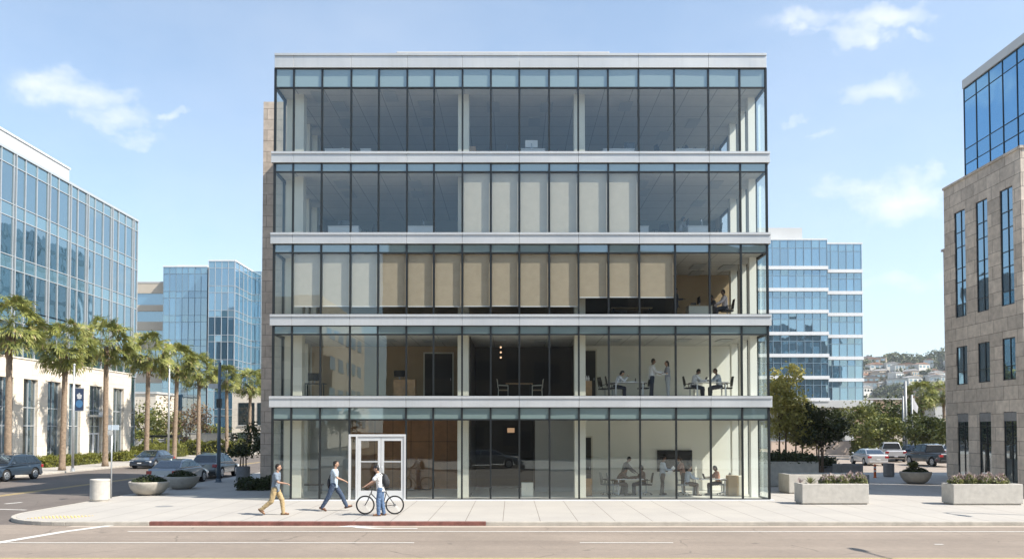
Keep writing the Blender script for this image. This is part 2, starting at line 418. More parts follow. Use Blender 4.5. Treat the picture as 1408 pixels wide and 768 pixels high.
# kerbs: grey and red stretches
o_pts = plaza_outline(0)[:14] + [(SX1, 316)]; i_pts = plaza_outline(.146)[:14] + [(SX1+.146, 316)]
def kerb(a, b, A, B, name, mat, dz=0.004):
    g = MB()
    for k in range(a, b):
        o0, o1, i0, i1 = A[k], A[k+1], B[k], B[k+1]
        vs = [(*o0, -.14), (*o1, -.14), (*i1, -.14), (*i0, -.14), (*o0, dz), (*o1, dz), (*i1, dz), (*i0, dz)]
        g.add(vs, [(0, 1, 2, 3)[::-1], (4, 5, 6, 7), (0, 1, 5, 4), (1, 2, 6, 5), (2, 3, 7, 6), (3, 0, 4, 7)])
    o = g.build(name, mat, bevel=.02, recalc=True); struct(o); return o
xr0, xr1 = X_(205, KY, 716), X_(668, KY, 716)
A = [(70, KY), (xr1, KY)]; B = [(70, KY+.146), (xr1, KY+.146)]
kerb(0, 1, A, B, 'kerb', K['concrete2'])
kerb(0, 1, [(xr1, KY), (xr0, KY)], [(xr1, KY+.146), (xr0, KY+.146)], 'red_kerb', K['red_paint'], .006)
A = [(xr0, KY)] + o_pts[1:]; B = [(xr0, KY+.146)] + i_pts[1:]
kerb(0, len(A)-1, A, B, 'kerb', K['concrete2'])
# far pavement of the side street
g = MB(); g.box(-60, SX0, 29.2, 316, -.14, 0); struct(g.build('far_pavement', K['pave']))
g = MB(); g.box(SX0+.004, SX0+.15, 29.2, 316, -.14, .004); struct(g.build('far_kerb', K['concrete2'], bevel=.02))
g = MB(); g.box(-200, -60.01, 29.2, 316, -.14, -.01); struct(g.build('far_block_ground', K['concrete']))
g = MB(); g.box(-200, 200, -14.0, 5.45, -.14, 0); struct(g.build('opposite_pavement', K['pave']))
g = MB(); g.box(-200, 200, 5.454, 5.6, -.14, .004); struct(g.build('opposite_kerb', K['concrete2']))
# car park at the right
g = MB(); g.quad((-11.9, 56.05, -.12), (140, 56.05, -.12), (140, 118, -.12), (-11.9, 118, -.12)); struct(g.build('car_park', K['lot']))
g = MB(); g.box(-11.5, 90, 55.9, 56.1, -.14, .006); struct(g.build('car_park_kerb', K['concrete2']))
# gutter strip beside the kerb
g = MB(); g.quad((xr0-2.5, KY-.42, -.1262), (70, KY-.42, -.1262), (70, KY-.005, -.1262), (xr0-2.5, KY-.005, -.1262))
struct(g.build('gutter', M('gutter_concrete', (.40, .34, .28), .85, 0, .1, 1.2, .2, 30)))
# markings
def strip(name, pts, w, mat, z=-.121):
    g = MB()
    for (a, b) in zip(pts[:-1], pts[1:]):
        a = Vector((*a, 0)); b = Vector((*b, 0)); d = (b-a).normalized(); s = Vector((-d.y, d.x, 0))*w/2
        g.quad((a.x-s.x, a.y-s.y, z), (b.x-s.x, b.y-s.y, z), (b.x+s.x, b.y+s.y, z), (a.x+s.x, a.y+s.y, z))
    return struct(g.build(name, mat))
def G(px, py): # ground point of a photo pixel on the road surface
    lo, hi = 5, 900
    for _ in range(60):
        mid = (lo+hi)/2
        if Z_(py, mid) > -.125: lo = mid
        else: hi = mid
    return X_(px, lo, py), lo
y1 = G(700, 730)[1]; y2 = G(700, 745.5)[1]; y3 = G(700, 766.8)[1]
strip('lane_line', [(G(172, 731)[0], y1), (60, y1-.1)], .11, K['white_paint'])
strip('lane_line', [(G(6, 745)[0], y2), (G(570, 745)[0], y2)], .10, K['white_paint'])
strip('lane_line', [(G(797, 745)[0], y2), (G(925, 745)[0], y2)], .10, K['white_paint'])
strip('lane_line', [(G(1290, 749)[0], y2-.3), (G(1302, 749)[0], y2-.3)], .10, K['white_paint'])
strip('centre_line', [(-13.0, y3-.02), (60, y3-.02)], .11, K['yellow_paint'])
strip('centre_line', [(-60, y3-.32), (60, y3-.32)], .11, K['yellow_paint'])
strip('lane_line', [(-60, 15.2), (60, 15.2)], .11, K['white_paint'])
strip('stop_line', [G(-60, 755), G(0, 745), G(90, 730), G(166, 720)], .30, K['white_paint'])
strip('crossing_line', [G(-70, 698), G(0, 699.5), G(36, 700.5)], .16, K['white_paint'])
strip('lane_dash', [G(7, 692), G(30, 690)], .22, K['white_paint'], -.122)
strip('street_centre_line', [(-24.0, 33.5), (-24.0, 200)], .12, K['yellow_paint'], -.122)
strip('street_centre_line', [(-24.3, 33.5), (-24.3, 200)], .12, K['yellow_paint'], -.122)
# turn arrow
ay = G(520, 725)[1]; g = MB(); ax0, ax1 = G(486, 725)[0], G(575, 725)[0]
pl = [(ax1, ay-.28), (ax1, ay-.12), (ax1-1.1, ay-.10), (ax1-1.6, ay+.12), (ax1-2.0, ay+.30), (ax1-1.0, ay+.34), (ax1-2.3, ay+.62), (ax0-.6, ay+.26), (ax0-.1, ay+.22), (ax0+.1, ay-.02), (ax0+.6, ay-.24)]
g.add([(x, y, -.120) for x, y in pl], [tuple(range(len(pl)))]); struct(g.build('turn_arrow', K['white_paint'], recalc=True))
# tactile patch of domes at the corner ramp
def tactile():
    g = MB(); cx, cy = -15.35, 27.55; n = 0
    for i in range(13):
        for j in range(7):
            x = cx - 1.0 + i*.12 + j*.05; y = cy - .42 + j*.12 + .010*i
            g.lathe([(.035, .002), (.03, .012), (.001, .016)], 8, (x, y))
    return struct(g.build('tactile_paving', K['yellow_paint'], smooth=True))
tactile()
# a cover in the pavement and a few dark marks on the road
g = MB(); g.cyl(G(704, 700)[0]-13.6, 31.4, -.01, .004, .33, n=28); struct(g.build('manhole_cover', K['concrete_dark']))

# ================================================================ curtain wall
def curtain(par, O, U, N, us, rows, win, span, mull, mw=.055, pr=.06, tilt=.003, skip=(), wname='window', sname='spandrel_panel', mskip=None, transoms=True, seed=1):
    rnd = random.Random(seed)
    def pt(u, n, z): return (O[0]+U[0]*u+N[0]*n, O[1]+U[1]*u+N[1]*n, z)
    flip = (U[0]*N[1]-U[1]*N[0]) > 0
    for ri, (z0, z1, kind) in enumerate(rows):
        for k in range(len(us)-1):
            if (ri, k) in skip: continue
            a, b = us[k]+mw*.3, us[k+1]-mw*.3
            t = [rnd.uniform(-tilt, tilt) for _ in range(4)]
            q = [pt(a, t[0], z0+.02), pt(b, t[1], z0+.02), pt(b, t[2], z1-.02), pt(a, t[0]+t[2]-t[1], z1-.02)]
            if flip: q = q[::-1]
            MB().quad(*q).build(wname if kind == 'w' else sname, win if kind == 'w' else span, par, world=True)
    zs = sorted(set([r[0] for r in rows] + [r[1] for r in rows]))
    # vertical mullions in runs of touching rows
    runs = []
    for (z0, z1, kind) in sorted(rows):
        if runs and abs(runs[-1][1]-z0) < .02: runs[-1][1] = z1
        else: runs.append([z0, z1])
    for k, u in enumerate(us):
        m = MB()
        for (z0, z1) in runs:
            if mskip and mskip(k, z0, z1): continue
            m.obox(O, U, N, u-mw/2, u+mw/2, -pr, pr, z0, z1)
        if m.v: m.build('mullion', mull, par, world=True)
    if transoms:
        for z in zs:
            MB().obox(O, U, N, us[0], us[-1], -pr*.8, pr*.75, z-mw*.42, z+mw*.42).build('transom', mull, par, world=True)

# ================================================================ MAIN BUILDING
FY = 34.0
mus = [X_(p, FY, 165) for p in (378.5, 404, 443, 483, 521, 560, 597, 636, 675, 714, 755, 795, 836, 878, 927, 974, 1017, 1053)]
BL, BR = mus[0], mus[-1]
vis = [(686, 576.5), (544.5, 459.5), (432.5, 347.5), (320.5, 236.5), (209.5, 121)]
spn = [(576.5, 559.5), (459.5, 447.5), (347.5, 335.5), (236.5, 224.5), (121, 94.5)]
VZ = [(Z_(a, FY), Z_(b, FY)) for a, b in vis]; SZ = [(Z_(a, FY), Z_(b, FY)) for a, b in spn]
VZ[0] = (.06, VZ[0][1])
ROOF = Z_(75, FY)
mb_root = thing('office_building', 'five storey glass fronted office building with pale metal floor bands and white double door', 'building', ((BL+BR)/2, 41, 0))
B_ = mb_root
rows = []
for i in range(5): rows += [(VZ[i][0], VZ[i][1], 'w'), (SZ[i][0], SZ[i][1], 's')]
U, N = (1, 0), (0, -1)
mrel = [x-BL for x in mus]
# ground floor: door bay covers two columns (bays 3 and 4), wide spandrel above it
skip = {(0, 3), (0, 4), (1, 3), (1, 4)}
curtain(B_, (BL, FY, 0), U, N, mrel, rows, K['glass'], K['spandrel'], K['dark_metal'], .075, .05, .008, skip,
        wname='window_pane', mskip=lambda k, z0, z1: k == 4 and z0 < 1, seed=3)
dz = Z_(596.5, FY)
xa, xb = mus[3], mus[5]
MB().quad((xa+.03, FY, SZ[0][0]+.02), (xb-.03, FY, SZ[0][0]+.02), (xb-.03, FY, SZ[0][1]-.02), (xa+.03, FY, SZ[0][1]-.02)).build('spandrel_panel', K['spandrel'], B_, world=True)
MB().quad((xa+.03, FY, dz+.06), (xb-.03, FY, dz+.06), (xb-.03, FY, VZ[0][1]-.02), (xa+.03, FY, VZ[0][1]-.02)).build('transom_light', K['glass'], B_, world=True)
# entrance: portal frame, side light, two leaves
Yd = FY-.05
m = MB(); fw = .10
m.box(xa-.02, xb+.0, Yd-.02, Yd+.2, dz-.10, dz+.0); m.box(xa-.02, xa+.07, Yd-.02, Yd+.2, .03, dz-.10); m.box(xb-.07, xb, Yd-.02, Yd+.2, .03, dz-.10)
xs = X_(491, FY); m.box(xs-.05, xs+.03, Yd-.02, Yd+.2, .03, dz-.10)
m.build('door_frame', K['steel_white'], B_, world=True)
MB().quad((xa+.07, FY, .06), (xs-.05, FY, .06), (xs-.05, FY, dz-.1), (xa+.07, FY, dz-.1)).build('side_light', K['glass'], B_, world=True)
xm = (xs+.03+xb-.07)/2
for (p, q, hs) in ((xs+.04, xm-.008, 1), (xm+.008, xb-.08, -1)):
    m = MB(); z1 = dz-.115; y0, y1_ = Yd+.01, Yd+.07
    m.box(p, p+.12, y0, y1_, .05, z1); m.box(q-.12, q, y0, y1_, .05, z1); m.box(p+.12, q-.12, y0, y1_, z1-.16, z1); m.box(p+.12, q-.12, y0, y1_, .05, .42)
    m.box(p+.12, q-.12, y0+.004, y1_-.004, 1.62, 1.66)
    d = m.build('door', K['steel_white'], B_, world=True)
    gl = MB().quad((p+.12, y0+.03, .42), (q-.12, y0+.03, .42), (q-.12, y0+.03, z1-.16), (p+.12, y0+.03, z1-.16)).build('door_glass', K['glass'], B_, world=True); gl.parent = d
    h = MB(); hx = q-.05 if hs > 0 else p+.05
    h.tube([(hx, y0, .95), (hx, y0-.07, .95), (hx, y0-.07, 1.5), (hx, y0, 1.5)], .014, 8)
    hh = h.build('handle', K['grey_metal'], B_, world=True, smooth=True); hh.parent = d
# bands of metal panels
bands = [(SZ[i][1], VZ[i+1][0]) for i in range(4)] + [(SZ[4][1], ROOF)]
jx = [mus[0]] + [mus[i] for i in (1, 3, 5, 7, 9, 11, 13, 15)] + [mus[-1]]
for bi, (z0, z1) in enumerate(bands):
    ext = .14 if bi < 4 else .03
    for k in range(len(jx)-1):
        a = jx[k]-(ext if k == 0 else 0); b = jx[k+1]+(ext if k == len(jx)-2 else 0)
        m = MB(); a += .006; b -= .006
        m.box(a, b, FY-.095, FY+.12, z0+.035, z1-.10)
        m.box(a, b, FY-.13, FY+.12, z1-.098, z1+.005)
        m.box(a, b, FY-.115, FY+.12, z0+.002, z0+.033)
        m.build('fascia_panel', K['panel_metal'], B_, world=True, bevel=.006, segs=1)
    m = MB()
    m.box(BR+.0, BR+ext, FY+.125, 47.9, z0, z1); m.box(BL-ext, BL, FY+.125, 40.9, z0, z1)
    m.build('side_band', K['panel_metal'], B_, world=True)
# base sill
MB().box(BL-.05, BR+.16, FY-.16, FY+.3, .0, .045).build('sill', K['white_metal'], B_, world=True)
# slabs, ceilings, floors
for i in range(5):
    zc = VZ[i][1]+.06
    zt = VZ[i+1][0]-.03 if i < 4 else ROOF-.35
    MB().box(BL+.06, BR-.06, FY+.13, 47.8, zc+.02, zt).build('floor_slab', K['lightgrey'], B_, world=True)
    MB().quad((BL+.07, FY+.10, zc), (BL+.07, 47.7, zc), (BR-.07, 47.7, zc), (BR-.07, FY+.10, zc)).build('ceiling', K['ceiling'], B_, world=True)
    zf = VZ[i][0]-.02
    MB().box(BL+.08, BR-.08, FY+.13, 47.6, zf-.008, zf+.002).build('floor_finish', K['tilefloor'] if i < 2 else K['carpet'], B_, world=True)
MB().box(BL+.05, BR-.05, FY+.15, 47.85, ROOF-.30, ROOF-.22).build('roof', K['roof'], B_, world=True)
# penthouse set back on the roof
pz = Z_(70.8, 37.5)
MB().box(X_(545, 37.5, 80), X_(838, 37.5, 80), 37.5, 44, ROOF-.22, pz).build('penthouse', K['lightgrey'], B_, world=True, bevel=.03)
# rear facade and stone core on the left
MB().box(BL, BR, 47.9, 48.2, 0, ROOF).build('rear_wall', K['beige'], B_, world=True)
cx0 = X_(357.8, 41, 640); cz = Z_(140, 41)
MB().box(cx0, BL-.003, 41, 50, -.02, cz).build('stone_core', K['stone_core'], B_, world=True)
MB().box(BL+.01, BL+.25, 41.1, 47.8, .02, ROOF-.4).build('inner_core_wall', K['grey_wall'], B_, world=True)
# side glazing
rows2 = rows
curtain(B_, (BR, FY, 0), (0, 1), (1, 0), [0, 1.5, 3.0, 4.5, 6.0, 7.5], rows2, K['glass_side'], K['spandrel'], K['dark_metal'], .07, .05, .002, wname='side_window', seed=5)
MB().box(BR-.1, BR, FY+7.56, 47.9, 0, ROOF).build('side_wall', K['beige'], B_, world=True)
curtain(B_, (BL, FY, 0), (0, 1), (-1, 0), [0, 1.4, 2.8, 4.2, 5.6, 6.95], rows2, K['glass_side'], K['spandrel'], K['dark_metal'], .07, .05, .002, wname='side_window', seed=6)
# columns right behind the glass and white piers along the sides
for px in (411, 637.5, 796.5):
    x = X_(px, 35.1, 400); MB().box(x-.24, x+.24, 34.8, 35.3, .05, ROOF-.4).build('column', K['cream'], B_, world=True, bevel=.01)
for k, yy in enumerate((35.3, 36.8, 38.3)):
    MB().box(BR-.42, BR-.12, yy-.16, yy+.16, .05, ROOF-.4).build('side_pier', K['white_wall'], B_, world=True)
for yy in (35.5, 36.9, 38.4, 39.9):
    MB().box(BL+.12, BL+.42, yy-.2, yy+.2, .05, ROOF-.4).build('side_pier', K['cream'], B_, world=True)

# interior walls
def wall(x0, x1, y0, y1, i, mat, name='inner_wall', inset=0.0):
    return MB().box(x0, x1, y0, y1, VZ[i][0]-.01, VZ[i][1]+.055).build(name, mat, B_, world=True)
XI = lambda px, Y: (px-704)*Y/1100.0
RB = 39.2
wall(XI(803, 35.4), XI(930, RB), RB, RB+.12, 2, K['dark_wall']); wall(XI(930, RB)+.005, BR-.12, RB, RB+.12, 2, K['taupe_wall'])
for i in (0, 1, 2):
    if i < 2: wall(XI(803, 35.4), BR-.12, RB, RB+.12, i, K['white_wall'])
    wall(XI(803, 35.4)-.12, XI(803, 35.4)-.01, 35.35, RB, i, K['white_wall'] if i < 2 else K['taupe_wall'])
# dark middle rooms and left rooms
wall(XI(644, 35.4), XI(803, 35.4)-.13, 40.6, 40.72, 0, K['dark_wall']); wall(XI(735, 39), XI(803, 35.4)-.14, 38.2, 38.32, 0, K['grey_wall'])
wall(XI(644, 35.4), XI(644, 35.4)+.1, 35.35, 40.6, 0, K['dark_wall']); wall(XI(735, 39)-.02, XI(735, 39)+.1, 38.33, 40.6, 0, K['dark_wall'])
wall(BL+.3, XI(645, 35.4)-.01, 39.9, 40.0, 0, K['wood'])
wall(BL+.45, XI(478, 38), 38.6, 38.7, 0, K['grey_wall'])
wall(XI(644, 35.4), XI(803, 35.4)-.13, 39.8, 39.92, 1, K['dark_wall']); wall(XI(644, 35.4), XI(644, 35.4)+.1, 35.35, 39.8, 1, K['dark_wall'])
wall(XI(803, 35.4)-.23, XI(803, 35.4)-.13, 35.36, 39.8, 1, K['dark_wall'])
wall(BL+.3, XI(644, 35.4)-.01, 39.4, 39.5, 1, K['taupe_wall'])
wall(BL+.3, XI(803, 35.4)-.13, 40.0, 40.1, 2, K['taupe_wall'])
for i in (3, 4):
    wall(BL+.3, BR-.12, 42.2, 42.3, i, K['slate_wall'])
# door openings seen as dark leaves with a jamb
def inner_door(px0, px1, py, i, Y, mat=None):
    z1 = Z_(py, Y); a, b = XI(px0, Y), XI(px1, Y); zf = VZ[i][0]
    m = MB(); m.box(a, b, Y-.045, Y-.012, zf, z1); d = m.build('inner_door', mat or K['dark_wall'], B_, world=True)
    m = MB(); m.box(a-.07, a, Y-.07, Y-.012, zf, z1+.07); m.box(b, b+.07, Y-.07, Y-.012, zf, z1+.07); m.box(a, b, Y-.07, Y-.012, z1, z1+.07)
    f = m.build('door_jamb', K['cream'], B_, world=True); f.parent = d
    h = MB().cyl(b-.08, Y-.07, zf+1.0, zf+1.12, .015, n=8).build('handle', K['grey_metal'], B_, world=True); h.parent = d
inner_door(805, 819, 482, 1, RB); inner_door(803.5, 812.5, 601, 0, RB)
inner_door(584, 622, 486, 1, 39.4)
# roller blinds just inside the glass
def blind(k, i, pyb, wfrac=.76, off=.06):
    a, b = mus[k], mus[k+1]; w = b-a
    z1 = VZ[i][1]-.03; z0 = random.uniform(-.015, .015)+max(VZ[i][0]+.02, Z_(pyb, FY+.1)); x0 = a+.05; x1 = b-.05
    m = MB(); nn = 9
    for j in range(nn):
        u0, u1 = j/nn, (j+1)/nn
        y = FY+.10
        m.quad((x0+(x1-x0)*u0, y, z0), (x0+(x1-x0)*u1, y, z0), (x0+(x1-x0)*u1, y, z1), (x0+(x1-x0)*u0, y, z1))
    bl = m.build('roller_blind', K['blind'] if i == 3 or k < 4 else K['blind_reflection'], B_, world=True)
    r = MB().box(x0, x1, FY+.082, FY+.118, z0-.03, z0+.01).build('bottom_rail', K['white_metal'], B_, world=True); r.parent = bl
    c = MB().box(x0, x1, FY+.07, FY+.15, z1-.01, z1+.07).build('cassette', K['grey_metal'], B_, world=True); c.parent = bl
for k in range(7, 13): blind(k, 3, 322)
for k in range(0, 14):
    if k == 0: continue
    blind(k, 2, 420.5 if k < 11 else 408.5, .78 if k < 11 else .86)
# ceiling fittings
def ceil_panel(px, py, i, w=.6, d=1.2, mat='dark', name='ceiling_light'):
    zc = VZ[i][1]+.055
    r = (590-py)/1100.0; Y = min(41, max(34.7, (zc-3)/max(.01, (384+SH-py)/F+.0297)))
    x = XI(px, Y)
    m = MB(); m.box(x-w/2, x+w/2, Y-d/2, Y+d/2, zc-.03, zc-.005)
    m.build(name, K['grey_wall'] if mat == 'dark' else K['white_metal'], B_, world=True)
for (px, py, i) in ((436, 128, 4), (465, 141, 4), (473, 165, 4), (535, 127, 4), (583, 140, 4), (587, 163, 4), (678, 142, 4), (752, 142, 4), (862, 141, 4), (955, 165, 4), (915, 182, 4), (735, 163, 4),
                    (468, 250, 3), (478, 264, 3), (570, 250, 3), (573, 264, 3), (883, 250, 3), (985, 251, 3), (885, 262, 3), (962, 277, 3),
                    (960, 365, 2), (958, 374, 2), (1000, 366, 2), (535, 467, 1), (590, 468, 1), (608, 467, 1), (688, 468, 1), (743, 468, 1), (845, 467, 1), (940, 467, 1), (996, 467, 1)):
    ceil_panel(px, py, i, .55, 1.1)
# ================================================================ LEFT GLASS BUILDING (faces +x)
LX = -39.0
L_ = thing('office_building', 'long blue glass office building on a cream stone arcade, left across the side street', 'building', (-46, 70, 0))
Yf = lambda px, X=LX: F*abs(X)/abs(704-px)
end = 82.7
mods = [(56.2, 3), (60.8-.0, 0)]
us = [46.8, 48.3, 49.8, 51.35, 52.9, 54.4, 55.9, 57.4, 58.9, 60.45, 62.0, 63.53, 65.06, 66.6, 68.2, 69.8, 71.25, 72.7, 74.2, 75.7, 77.2, 78.67, 80.14, 81.6, end]
us = us[4:]
rowsL = []
for k in range(4):
    t = 24.6 - 4.05*k
    rowsL += [(t-1.05, t, 's'), (t-4.05, t-1.05, 'w')]
LB = 24.6 - 16.2   # top of the stone base about 8.4
O = (LX, us[0], 0); rel = [u-us[0] for u in us]
curtain(L_, O, (0, 1), (1, 0), rel, rowsL, K['m_glass_l'], K['m_span_l'], K['alu'], .07, .09, .006, seed=11)
for u in (52.9, 57.4, 62.0, 66.6, 69.8, 72.7, 77.2, 81.6):   # doubled fins
    MB().box(LX+.03, LX+.16, u+.20, u+.27, LB, 24.6).build('fin', K['alu'], L_, world=True)
# end face, glazed, and the body
curtain(L_, (LX, end, 0), (-1, 0), (0, 1), [0, 1.5, 3, 4.5], rowsL, K['m_glass_l'], K['m_span_l'], K['alu'], .07, .05, .004, wname='end_window', seed=12)
MB().box(-58, LX-.12, us[0], end-.12, LB, 24.55).build('body', K['dark_wall'], L_, world=True)
MB().box(-58, LX+.12, us[0]-.1, end+.1, 24.56, 24.78).build('parapet', K['alu'], L_, world=True)
MB().box(-57, -42, us[0], 75.2, 24.79, 27.6).build('penthouse', K['lightgrey'], L_, world=True)
MB().box(-57.1, -41.9, us[0], 75.3, 27.61, 27.75).build('coping', K['white_metal'], L_, world=True)
# stone arcade
pier = []
wins = [(49.7, 51.6), (53.0, 54.9), (56.3, 58.2), (59.9, 61.8), (63.1, 65.0), (66.4, 68.3), (69.6, 71.5), (73.0, 75.2), (77.3, 79.4)]
LF = LX + .45; wt = 7.0; ys = 49.0
for (a, b) in wins:
    MB().box(LF-.9, LF, ys, a, 0, wt).build('pier', K['stone_l'], L_, world=True, bevel=.015, segs=1); ys = b
MB().box(LF-.9, LF, ys, 80.9, 0, wt).build('pier', K['stone_l'], L_, world=True, bevel=.015, segs=1)
MB().box(LF-.9, LF, 49.0, 80.9, wt+.003, LB+.15).build('stone_band', K['stone_l'], L_, world=True, bevel=.015, segs=1)
MB().box(LF-.9, LF+.06, 49.0, 80.96, LB+.153, LB+.26).build('stone_cornice', K['stone_l'], L_, world=True)
MB().box(-58, LF-.95, 49, 81.8, 0, LB+.1).build('base_body', K['dark_wall'], L_, world=True)
for wi, (a, b) in enumerate(wins):
    ww = b-a
    f = MB(); xg = LF-.30
    for t in (0, .5, 1):
        c = a + ww*t; c = min(max(c, a+.04), b-.04); f.box(xg-.03, xg+.07, c-.035, c+.035, .1, wt)
    for z in (.14, 3.3, 4.75): f.box(xg-.025, xg+.06, a, b, z-.035, z+.035)
    fr = f.build('window', K['alu'], L_, world=True)
    if wi == 7: continue
    gq = MB()
    for (z0, z1) in ((.17, 3.3), (3.3, 4.75), (4.75, wt)):
        for (p, q) in ((a, a+ww/2), (a+ww/2, b)): gq.quad((xg, p, z0), (xg, q, z0), (xg, q, z1), (xg, p, z1))
    pa = gq.build('pane', K['m_dark'], L_, world=True); pa.parent = fr
# entrance bay
a, b = wins[7]; xg = LF-.30
pa = MB().quad((xg, a, .1), (xg, b, .1), (xg, b, wt), (xg, a, wt)).build('pane', K['m_dark'], L_, world=True)
pa.parent = fr
cn = MB(); cn.box(LF-.6, LF+.85, a-.25, b+.15, 4.15, 4.33).build('canopy', K['alu'], L_, world=True)
sg = MB()
rs = random.Random(4)
yy = a+.05
for k in range(7):
    hgt = rs.choice((.22, .3, .26)); sg.box(LF+.80, LF+.84, yy, yy+.16, 4.34, 4.34+hgt); yy += .24
sg.build('sign_letters', K['white_metal'], L_, world=True)
dd = MB(); ym = (a+b)/2
for (p, q) in ((a+.12, ym-.02), (ym+.02, b-.12)):
    dd.box(xg+.02, xg+.10, p, p+.12, .1, 2.7); dd.box(xg+.02, xg+.10, q-.12, q, .1, 2.7); dd.box(xg+.02, xg+.10, p+.12, q-.12, 2.55, 2.7); dd.box(xg+.02, xg+.10, p+.12, q-.12, .1, .35)
dd.build('door', K['white_metal'], L_, world=True)
# lower glazed corner beyond the stone
curtain(L_, (LX-.05, 80.97, 0), (0, 1), (1, 0), [0, .85, 1.7], [(0.1, 3.3, 'w'), (3.3, 4.7, 'w'), (4.7, LB, 'w')], K['m_glass_l'], K['m_span_l'], K['alu'], .06, .05, .004, wname='corner_window', seed=13)

# ================================================================ RIGHT STONE BUILDING (faces -x and -y)
RX, RY0, RY1 = 22.3, 34.75, 41.0
Rb = thing('office_building', 'brown stone office building with tall narrow windows and a deep blue glass top, right edge', 'building', (30, 38, 0))
RT = Z_(262, 41)
def zr(py, Y): return Z_(py, Y)
levels = [(0.05, zr(568, 40)), (zr(529, 40), zr(477, 40)), (zr(437, 40), zr(293, 40))]
cols_ = [(39.0, 40.0), (37.15, 38.15), (35.3, 36.3)]
cols_ = [(39.1, 40.05), (37.25, 38.2), (35.35, 36.3)]
T = .42; K['m_win_r'] = mirrorglass('blue_window', (.01, .05, .09), .34, .0015, .3, (.55, .74, .86))
# spandrel courses and piers butt end to end
def stone_face(par, x0, x1, horizontal):
    pass
zcuts = [0, levels[0][1], levels[1][0], levels[1][1], levels[2][0], levels[2][1], RT]
for k in (1, 3, 5):
    MB().box(RX, RX+T, RY0, RY1, zcuts[k], zcuts[k+1]).build('stone_course', K['stone_r'], Rb, world=True)
for (z0, z1) in levels:
    z0 = 0 if z0 < .1 else z0
    ys = RY0
    for (a, b) in sorted(cols_):
        MB().box(RX, RX+T, ys, a, z0+.0015, z1-.0015).build('pier', K['stone_r'], Rb, world=True); ys = b
    MB().box(RX, RX+T, ys, RY1, z0+.0015, z1-.0015).build('pier', K['stone_r'], Rb, world=True)
for li, (z0, z1) in enumerate(levels):
    for (a, b) in cols_:
        f = MB(); xg = RX+.06
        for c in (a+.025, a+(b-a)*.42, b-.025): f.box(xg-.03, xg+.03, c-.018, c+.018, z0, z1)
        zz = [z0+.03, z1-.03]
        if li == 2: zz += [z0+(z1-z0)*t for t in (.12, .33, .46, .66, .8)]
        if li == 1: zz += [z0+(z1-z0)*.33]
        if li == 0: zz += [2.35, z1-.62]
        for z in zz: f.box(xg-.025, xg+.025, a, b, z-.018, z+.018)
        fr = f.build('window', K['dark_metal'], Rb, world=True)
        g = MB(); zs = sorted(zz)
        for p, q in zip(zs[:-1], zs[1:]):
            for (s, t) in ((a, a+(b-a)*.42), (a+(b-a)*.42, b)):
                r = random.uniform(-.004, .004); g.quad((xg+r, s, p), (xg, t, p), (xg-r, t, q), (xg, s, q))
        pn = g.build('pane', K['m_win_r'] if li else K['m_dark'], Rb, world=True); pn.parent = fr
        if li == 0:
            hb = MB().box(RX+.015, RX+.03, a+.002, b-.002, z1-.42, z1-.02).build('lintel_panel', K['concrete_dark'], Rb, world=True)
# street front (seen edge on) with the same rhythm
MB().box(RX+T+.002, 28, RY0, RY0+T, 0, RT).build('street_front', K['stone_r'], Rb, world=True)
MB().box(RX+T+.002, 28, RY1-T, RY1, 0, RT).build('rear_wall', K['stone_r'], Rb, world=True)
MB().box(RX+T+.02, 27.9, RY0+T+.02, RY1-T-.02, .02, RT-.1).build('core', K['dark_wall'], Rb, world=True)
for k in range(2):
    x = 24.0+k*2.0
    for (z0, z1) in levels:
        f = MB().box(x, x+1.1, RY0-.03, RY0-.003, z0+.05, z1).build('front_window', K['m_win_r'], Rb, world=True)
        q = MB()
        for xx in (x, x+.46, x+1.06): q.box(xx, xx+.04, RY0-.06, RY0-.031, z0+.05, z1)
        for zz in [z0+.05+(z1-z0-.09)*t for t in (0, .33, .66, 1)]: q.box(x, x+1.1, RY0-.055, RY0-.031, zz, zz+.04)
        fr = q.build('frame', K['dark_metal'], Rb, world=True); fr.parent = f
MB().box(RX-.05, 28.05, RY0-.05, RY1+.05, RT+.002, RT+.12).build('stone_coping', K['stone_r'], Rb, world=True)
# glass top
gx = 23.7; gt = Z_(110, 41.35*1.0)
gy1 = F*gx/(1333-704)
rowsR = [(RT+.13, RT+1.2, 'w'), (RT+1.2, 17.55, 's'), (17.55, gt-.9, 'w'), (gt-.9, gt-.3, 's')]
z0 = RT+.13; tt = gt-.45
rowsR = [(z0, z0+1.35, 'w'), (z0+1.35, z0+2.15, 's'), (z0+2.15, tt-.7, 'w'), (tt-.7, tt, 's')]
ysr = [RY0+.1+i*(gy1-RY0-.1)/6 for i in range(7)]
curtain(Rb, (gx, ysr[0], 0), (0, 1), (-1, 0), [y-ysr[0] for y in ysr], rowsR, K['m_glass_r'], K['m_span_r'], K['dark_metal'], .04, .03, .004, wname='top_window', sname='top_spandrel', seed=21)
curtain(Rb, (gx, ysr[0], 0), (1, 0), (0, -1), [i*1.4 for i in range(4)], rowsR, K['m_glass_r'], K['m_span_r'], K['dark_metal'], .04, .03, .004, wname='front_top_window', sname='front_top_spandrel', seed=22)
MB().box(gx+.08, 27.9, ysr[0]+.08, gy1-.02, z0, tt).build('glass_storey_core', K['dark_wall'], Rb, world=True)
for k in range(5):
    a = ysr[0]+k*(gy1-ysr[0])/5
    MB().box(gx-.10, gx+.3, a+.006, a+(gy1-ysr[0])/5-.006, tt+.003, gt).build('parapet_panel', K['lightgrey'], Rb, world=True)
MB().box(gx+.31, 27.9, ysr[0], gy1, tt+.003, gt-.02).build('parapet', K['lightgrey'], Rb, world=True)
